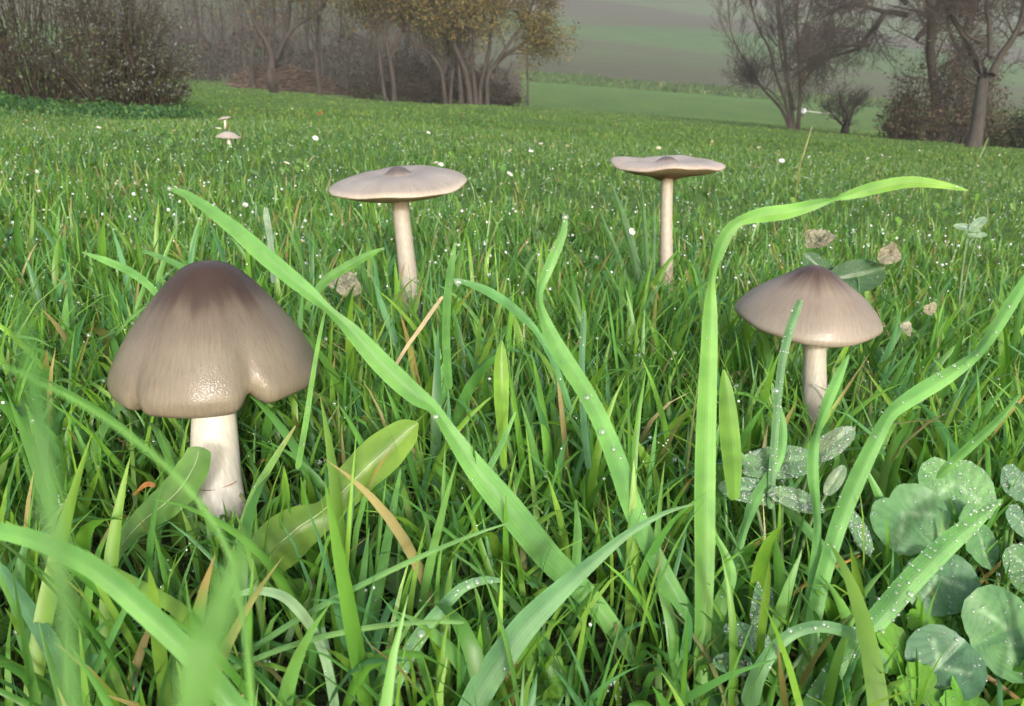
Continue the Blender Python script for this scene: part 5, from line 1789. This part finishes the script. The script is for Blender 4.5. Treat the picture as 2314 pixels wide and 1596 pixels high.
# far meadow
n = 72000
y = np.exp(rng.uniform(math.log(4.8), math.log(62), n))
x = rng.uniform(-1, 1, n) * (.74 * y + .3)
tall = np.clip(.85 + .5 * hump(x, y, .9, 8) + .25 * hump(x, y, 3.1, 9), .35, 1.8)
L = np.clip(rng.gamma(8, .0038, n) * tall, .01, .08)
w = .0031 * y ** .75 * rng.uniform(.6, 1.4, n)
ctr, side, wd, c, t = grass_arrays(rng, x, y, L, w, 2, .5, .7, kink=0, dry=.02, pal=FARPAL)
grass_mesh('meadow_grass', rng, ctr, side, wd, c, t, M_FARGRASS, 0)

# coarse growth on the bank beyond the meadow
n = 13000
y = rng.uniform(63, 72, n)
x = rng.uniform(-10, 46, n)
L = rng.gamma(4, .06, n) * np.clip(.9 + .6 * hump(x, y, .5, 3), .2, 1.8)
ctr, side, wd, c, t = grass_arrays(rng, x, y, L, rng.uniform(.09, .22, n), 2, .5, .6, kink=0, dry=.04,
                                   pal=np.array([(.05, .13, .03), (.07, .16, .035), (.04, .10, .03), (.09, .15, .04)]))
grass_mesh('bank_growth', rng, ctr, side, wd, c, t, M_FARGRASS, 0)

# leafy ground cover in front of the silver bush
n = 11000
x = rng.uniform(-4.6, -2.05, n)
y = 5.15 + .25 * np.sin(x * 3) + rng.normal(0, .34, n)
hh = np.clip(.07 + .07 * hump(x, y, 3.0, 4) + .04 * hump(x, y, 9, 2), .01, .3) * np.clip(1 - ((y - 5.3) / .9) ** 2, .1, 1)
z = G(x, y) + rng.uniform(0, 1, n) * hh
mb = MB()
leaf_quads(mb, rng, np.stack((x, y, z), 1), .014, [(.05, .14, .05), (.07, .17, .05), (.03, .09, .03), (.10, .2, .06), (.04, .11, .05)], .5)
tag(mb.build('ground_cover', M_FARGRASS, smooth=False), kind='stuff')

# small broad leaves between the blades
def weeds(n, y0, y1, size):
    x, y = fan(rng, n, y0, y1, .76, .06)
    a = rng.uniform(0, 2 * math.pi, n)
    L = size * rng.uniform(.5, 1.3, n)
    el = rng.uniform(.15, 1.1, n)
    d = np.stack((np.cos(a) * np.cos(el), np.sin(a) * np.cos(el), np.sin(el)), 1)
    s = np.stack((-np.sin(a), np.cos(a), 0 * a), 1)
    b0 = np.stack((x, y, G(x, y) + .003), 1)
    ts = np.array((0, .2, .45, .7, .9, 1))
    ws = np.array((.04, .12, .22, .24, .13, .01))
    ctr = b0[:, None] + d[:, None] * (ts[None] * L[:, None])[..., None]
    ctr[..., 2] -= (ts[None] ** 2 * L[:, None] * .25)
    W = (ws[None] * L[:, None])[..., None] * s[:, None]
    dip = np.array((0, 0, -1.)) * (ws[None] * L[:, None] * .3)[..., None]
    V = np.stack((ctr - W, ctr + dip, ctr + W), 2)
    ok = ~in_protected(V.reshape(n, -1, 3))
    V = V[ok]
    n = len(V)
    i = np.arange(n * 18).reshape(n, 6, 3)
    q = np.stack((i[:, :-1, :-1], i[:, :-1, 1:], i[:, 1:, 1:], i[:, 1:, :-1]), -1).reshape(-1, 4)
    pal = np.array([(.085, .2, .04), (.11, .22, .035), (.075, .17, .06), (.12, .21, .07), (.06, .15, .035)])
    c = pal[rng.integers(0, 5, n)] * rng.uniform(.8, 1.2, (n, 1))
    C = np.repeat(np.repeat(c[:, None], 6, 1)[:, :, None], 3, 2)
    C[:, :, 1] *= 1.25
    mb = MB()
    mb.add(V.reshape(-1, 3), q, None, C.reshape(-1, 3))
    tag(mb.build('small_weeds', M_WEED), kind='stuff')
    return V


wv = weeds(1100, .19, 1.2, .028)
weeds(1000, 1.1, 2.6, .024)

# dew over the grass: drops at tips and strings of beads along some blades
mb = MB()
n = len(near_ctr)
vis = np.arange(n)
tips = rng.choice(vis, 2300, replace=False)
r = rng.uniform(0, 1, len(tips)) ** 3 * .0010 + .00025
tp = near_ctr[tips, -1]
dist = np.linalg.norm(tp - np.array((0, 0, CAM_H)), axis=1)
r = r * np.interp(dist, [.14, .28, .5, 1.2], [.35, .8, 1.4, 2.0])
bigm = dist < .55
md = MB()
drops(md, tp[bigm], r[bigm], 1)
tag(md.build('dew', M_DEW), kind='stuff')
drops(mb, tp[~bigm], r[~bigm], 0)
# drops hanging along the blades
k = rng.choice(vis, 4200)
s = rng.integers(2, near_ctr.shape[1], 4200)
f = rng.uniform(-1, 1, (4200, 1)) * .8
pp = near_ctr[k, s] + near_side[k, s] * near_wd[k, s][:, None] * f
rr = rng.uniform(0, 1, 4200) ** 3 * .0006 + .00022
rr *= np.interp(pp[:, 1], [.2, 1.1], [.9, 1.9])
drops(mb, pp + UP * rr[:, None] * .5, rr, 0)
# strings of beads
k = rng.choice(vis, 700)
nb = 14
for e in (-1, 1):
    tt = np.sort(rng.uniform(1.5, near_ctr.shape[1] - 1.01, (len(k), nb // 2)), 1)
    i0 = tt.astype(int)
    ff = (tt - i0)[..., None]
    pc = near_ctr[k[:, None], i0] * (1 - ff) + near_ctr[k[:, None], i0 + 1] * ff
    ps = near_side[k[:, None], i0]
    pw = near_wd[k[:, None], i0][..., None]
    pt_ = pc + ps * pw * e * .9
    rb = rng.uniform(.00018, .0004, pt_.shape[:2])
    drops(mb, pt_.reshape(-1, 3), rb.reshape(-1), 0)
# dew on the small weeds
V = wv.reshape(-1, 3)
drops(mb, V[rng.integers(0, len(V), 2600)] + UP * .0002, rng.uniform(.0002, .0005, 2600), 0)
# sparkles farther off
m = 15000
k = rng.integers(0, len(mid_ctr), m)
p = mid_ctr[k, rng.integers(2, mid_ctr.shape[1], m)]
k2 = rng.uniform(0, 1, m) < np.interp(p[:, 1], [1, 2.2, 4], [1, .6, .12])
p = p[k2]
drops(mb, p + UP * .001, np.interp(p[:, 1], [1, 5], [.0010, .0020]) * rng.uniform(.35, 1.0, len(p)) ** 1.5 * 1.75, 3)
tag(mb.build('dew', M_SPARK), kind='stuff')


# ------------------------------------------------------------------ daisies
def daisy_mesh():
    mb = MB()
    rng = np.random.default_rng(3)
    for k in range(16):
        a = k * 2 * math.pi / 16
        d = np.array((math.cos(a), math.sin(a), .25))
        s = np.array((-math.sin(a), math.cos(a), 0))
        v = [d * .002, d * .006 + s * .0013, d * .0095, d * .006 - s * .0013]
        mb.add(np.array(v) + UP * .045, [(0, 1, 2, 3)], None, (.78, .75, .76))
    v, f = ICO[1]
    mb.add(v * np.array((.0028, .0028, .0016)) + np.array((0, 0, .0455)), None, f, (.55, .36, .03))
    tube(mb, [(0, 0, -.002), (.002, 0, .02), (0, 0, .0445)], [.0008, .0008, .0008], 5, (.09, .2, .04))
    return mb.mesh('daisy', col_material('daisy_petals', .7, .2, 300., .08), smooth=False)


dm = daisy_mesh()
spots = [(113, 176), (375, 283), (210, 270), (140, 438), (32, 468), (485, 283), (505, 298), (630, 340), (375, 372), (985, 344), (1128, 368), (1313, 370), (1130, 385), (990, 345), (960, 290), (997, 280), (1082, 306), (1166, 323),
         (1195, 330), (1225, 318), (1258, 325), (1270, 327), (1400, 337), (1340, 352), (545, 405), (650, 480), (1610, 314), (1603, 328), (1840, 345), (1868, 360), (1980, 345), (2010, 350), (1975, 354), (1868, 360), (2070, 336), (2120, 345),
         (250, 190), (330, 224), (560, 176), (650, 180), (740, 184), (592, 176), (495, 170), (60, 267), (90, 430), (700, 296), (830, 300), (1490, 330), (1720, 334), (2190, 372), (2260, 352), (1760, 356)]
DAISY_LABELS = {
    (113, 176): 'daisy at the foot of the silver grey bush, near the left edge', (250, 190): 'daisy against the dark stems at the middle of the silver bush',
    (330, 224): 'daisy under the right end of the silver grey bush', (140, 438): 'larger nodding daisy at left, above and left of the largest cap',
    (32, 468): 'pale daisy close to the left edge, level with the diagonal blade tip', (90, 430): 'daisy just left of the larger nodding daisy',
    (485, 283): 'daisy between the two small distant mushrooms on their left', (505, 298): 'daisy touching the left rim of the nearer distant mushroom',
    (630, 340): 'daisy right of and below the pair of distant mushrooms', (545, 405): 'daisy in the grass right of the diagonal blade tip',
    (650, 480): 'daisy below and left of the flat topped mushroom cap', (375, 372): 'daisy just above the tip of the long diagonal blade',
    (985, 344): 'daisy behind the right part of the flat topped cap', (1128, 368): 'bright daisy to the right of the flat topped cap, halfway to its neighbour',
    (1313, 370): 'daisy left of the wavy edged cap of the thin stemmed mushroom', (60, 267): 'daisy on open grass below the left end of the bush',
    (210, 270): 'daisy on open grass below the middle of the bush', (375, 283): 'daisy on open grass below the right end of the bush',
    (560, 176): 'daisy at the foot of the thin dark sapling left of the V shaped tree', (650, 180): 'daisy right of the V shaped tree trunk',
    (740, 184): 'daisy beside the sapling in front of the brown brush heap', (495, 170): 'daisy at the meadow edge just right of the bush',
    (2190, 372): 'daisy below the leaning grey trunk at the right', (2260, 352): 'daisy right of the leaning grey trunk near the right edge'}
rd = np.random.default_rng(8)
for i, (u, v) in enumerate(dict.fromkeys(spots)):
    # stand where the line of sight meets the flower's height over the meadow
    ds = np.geomspace(.6, 24, 500)
    pts = np.array([P(u, v, d) for d in ds])
    gap = pts[:, 2] - (G(pts[:, 0], pts[:, 1]) + .05)
    idx = np.argmax(gap < 0) if (gap < 0).any() else 330
    p = pts[idx]
    o = bpy.data.objects.new('daisy', dm)
    o.location = (p[0], p[1], float(G(p[0], p[1])))
    sc = rd.uniform(.8, 1.25) * float(np.interp(p[1], [.8, 3], [.45, 1.0]))
    o.scale = (sc, sc, sc)
    o.rotation_euler = (rd.uniform(.1, .8), rd.uniform(-.3, .3), rd.uniform(0, 6))
    link(o)
    tag(o, DAISY_LABELS.get((u, v), 'tiny white daisy, one of the specks scattered far off over the meadow'), 'daisy', 'daisies scattered over the meadow')
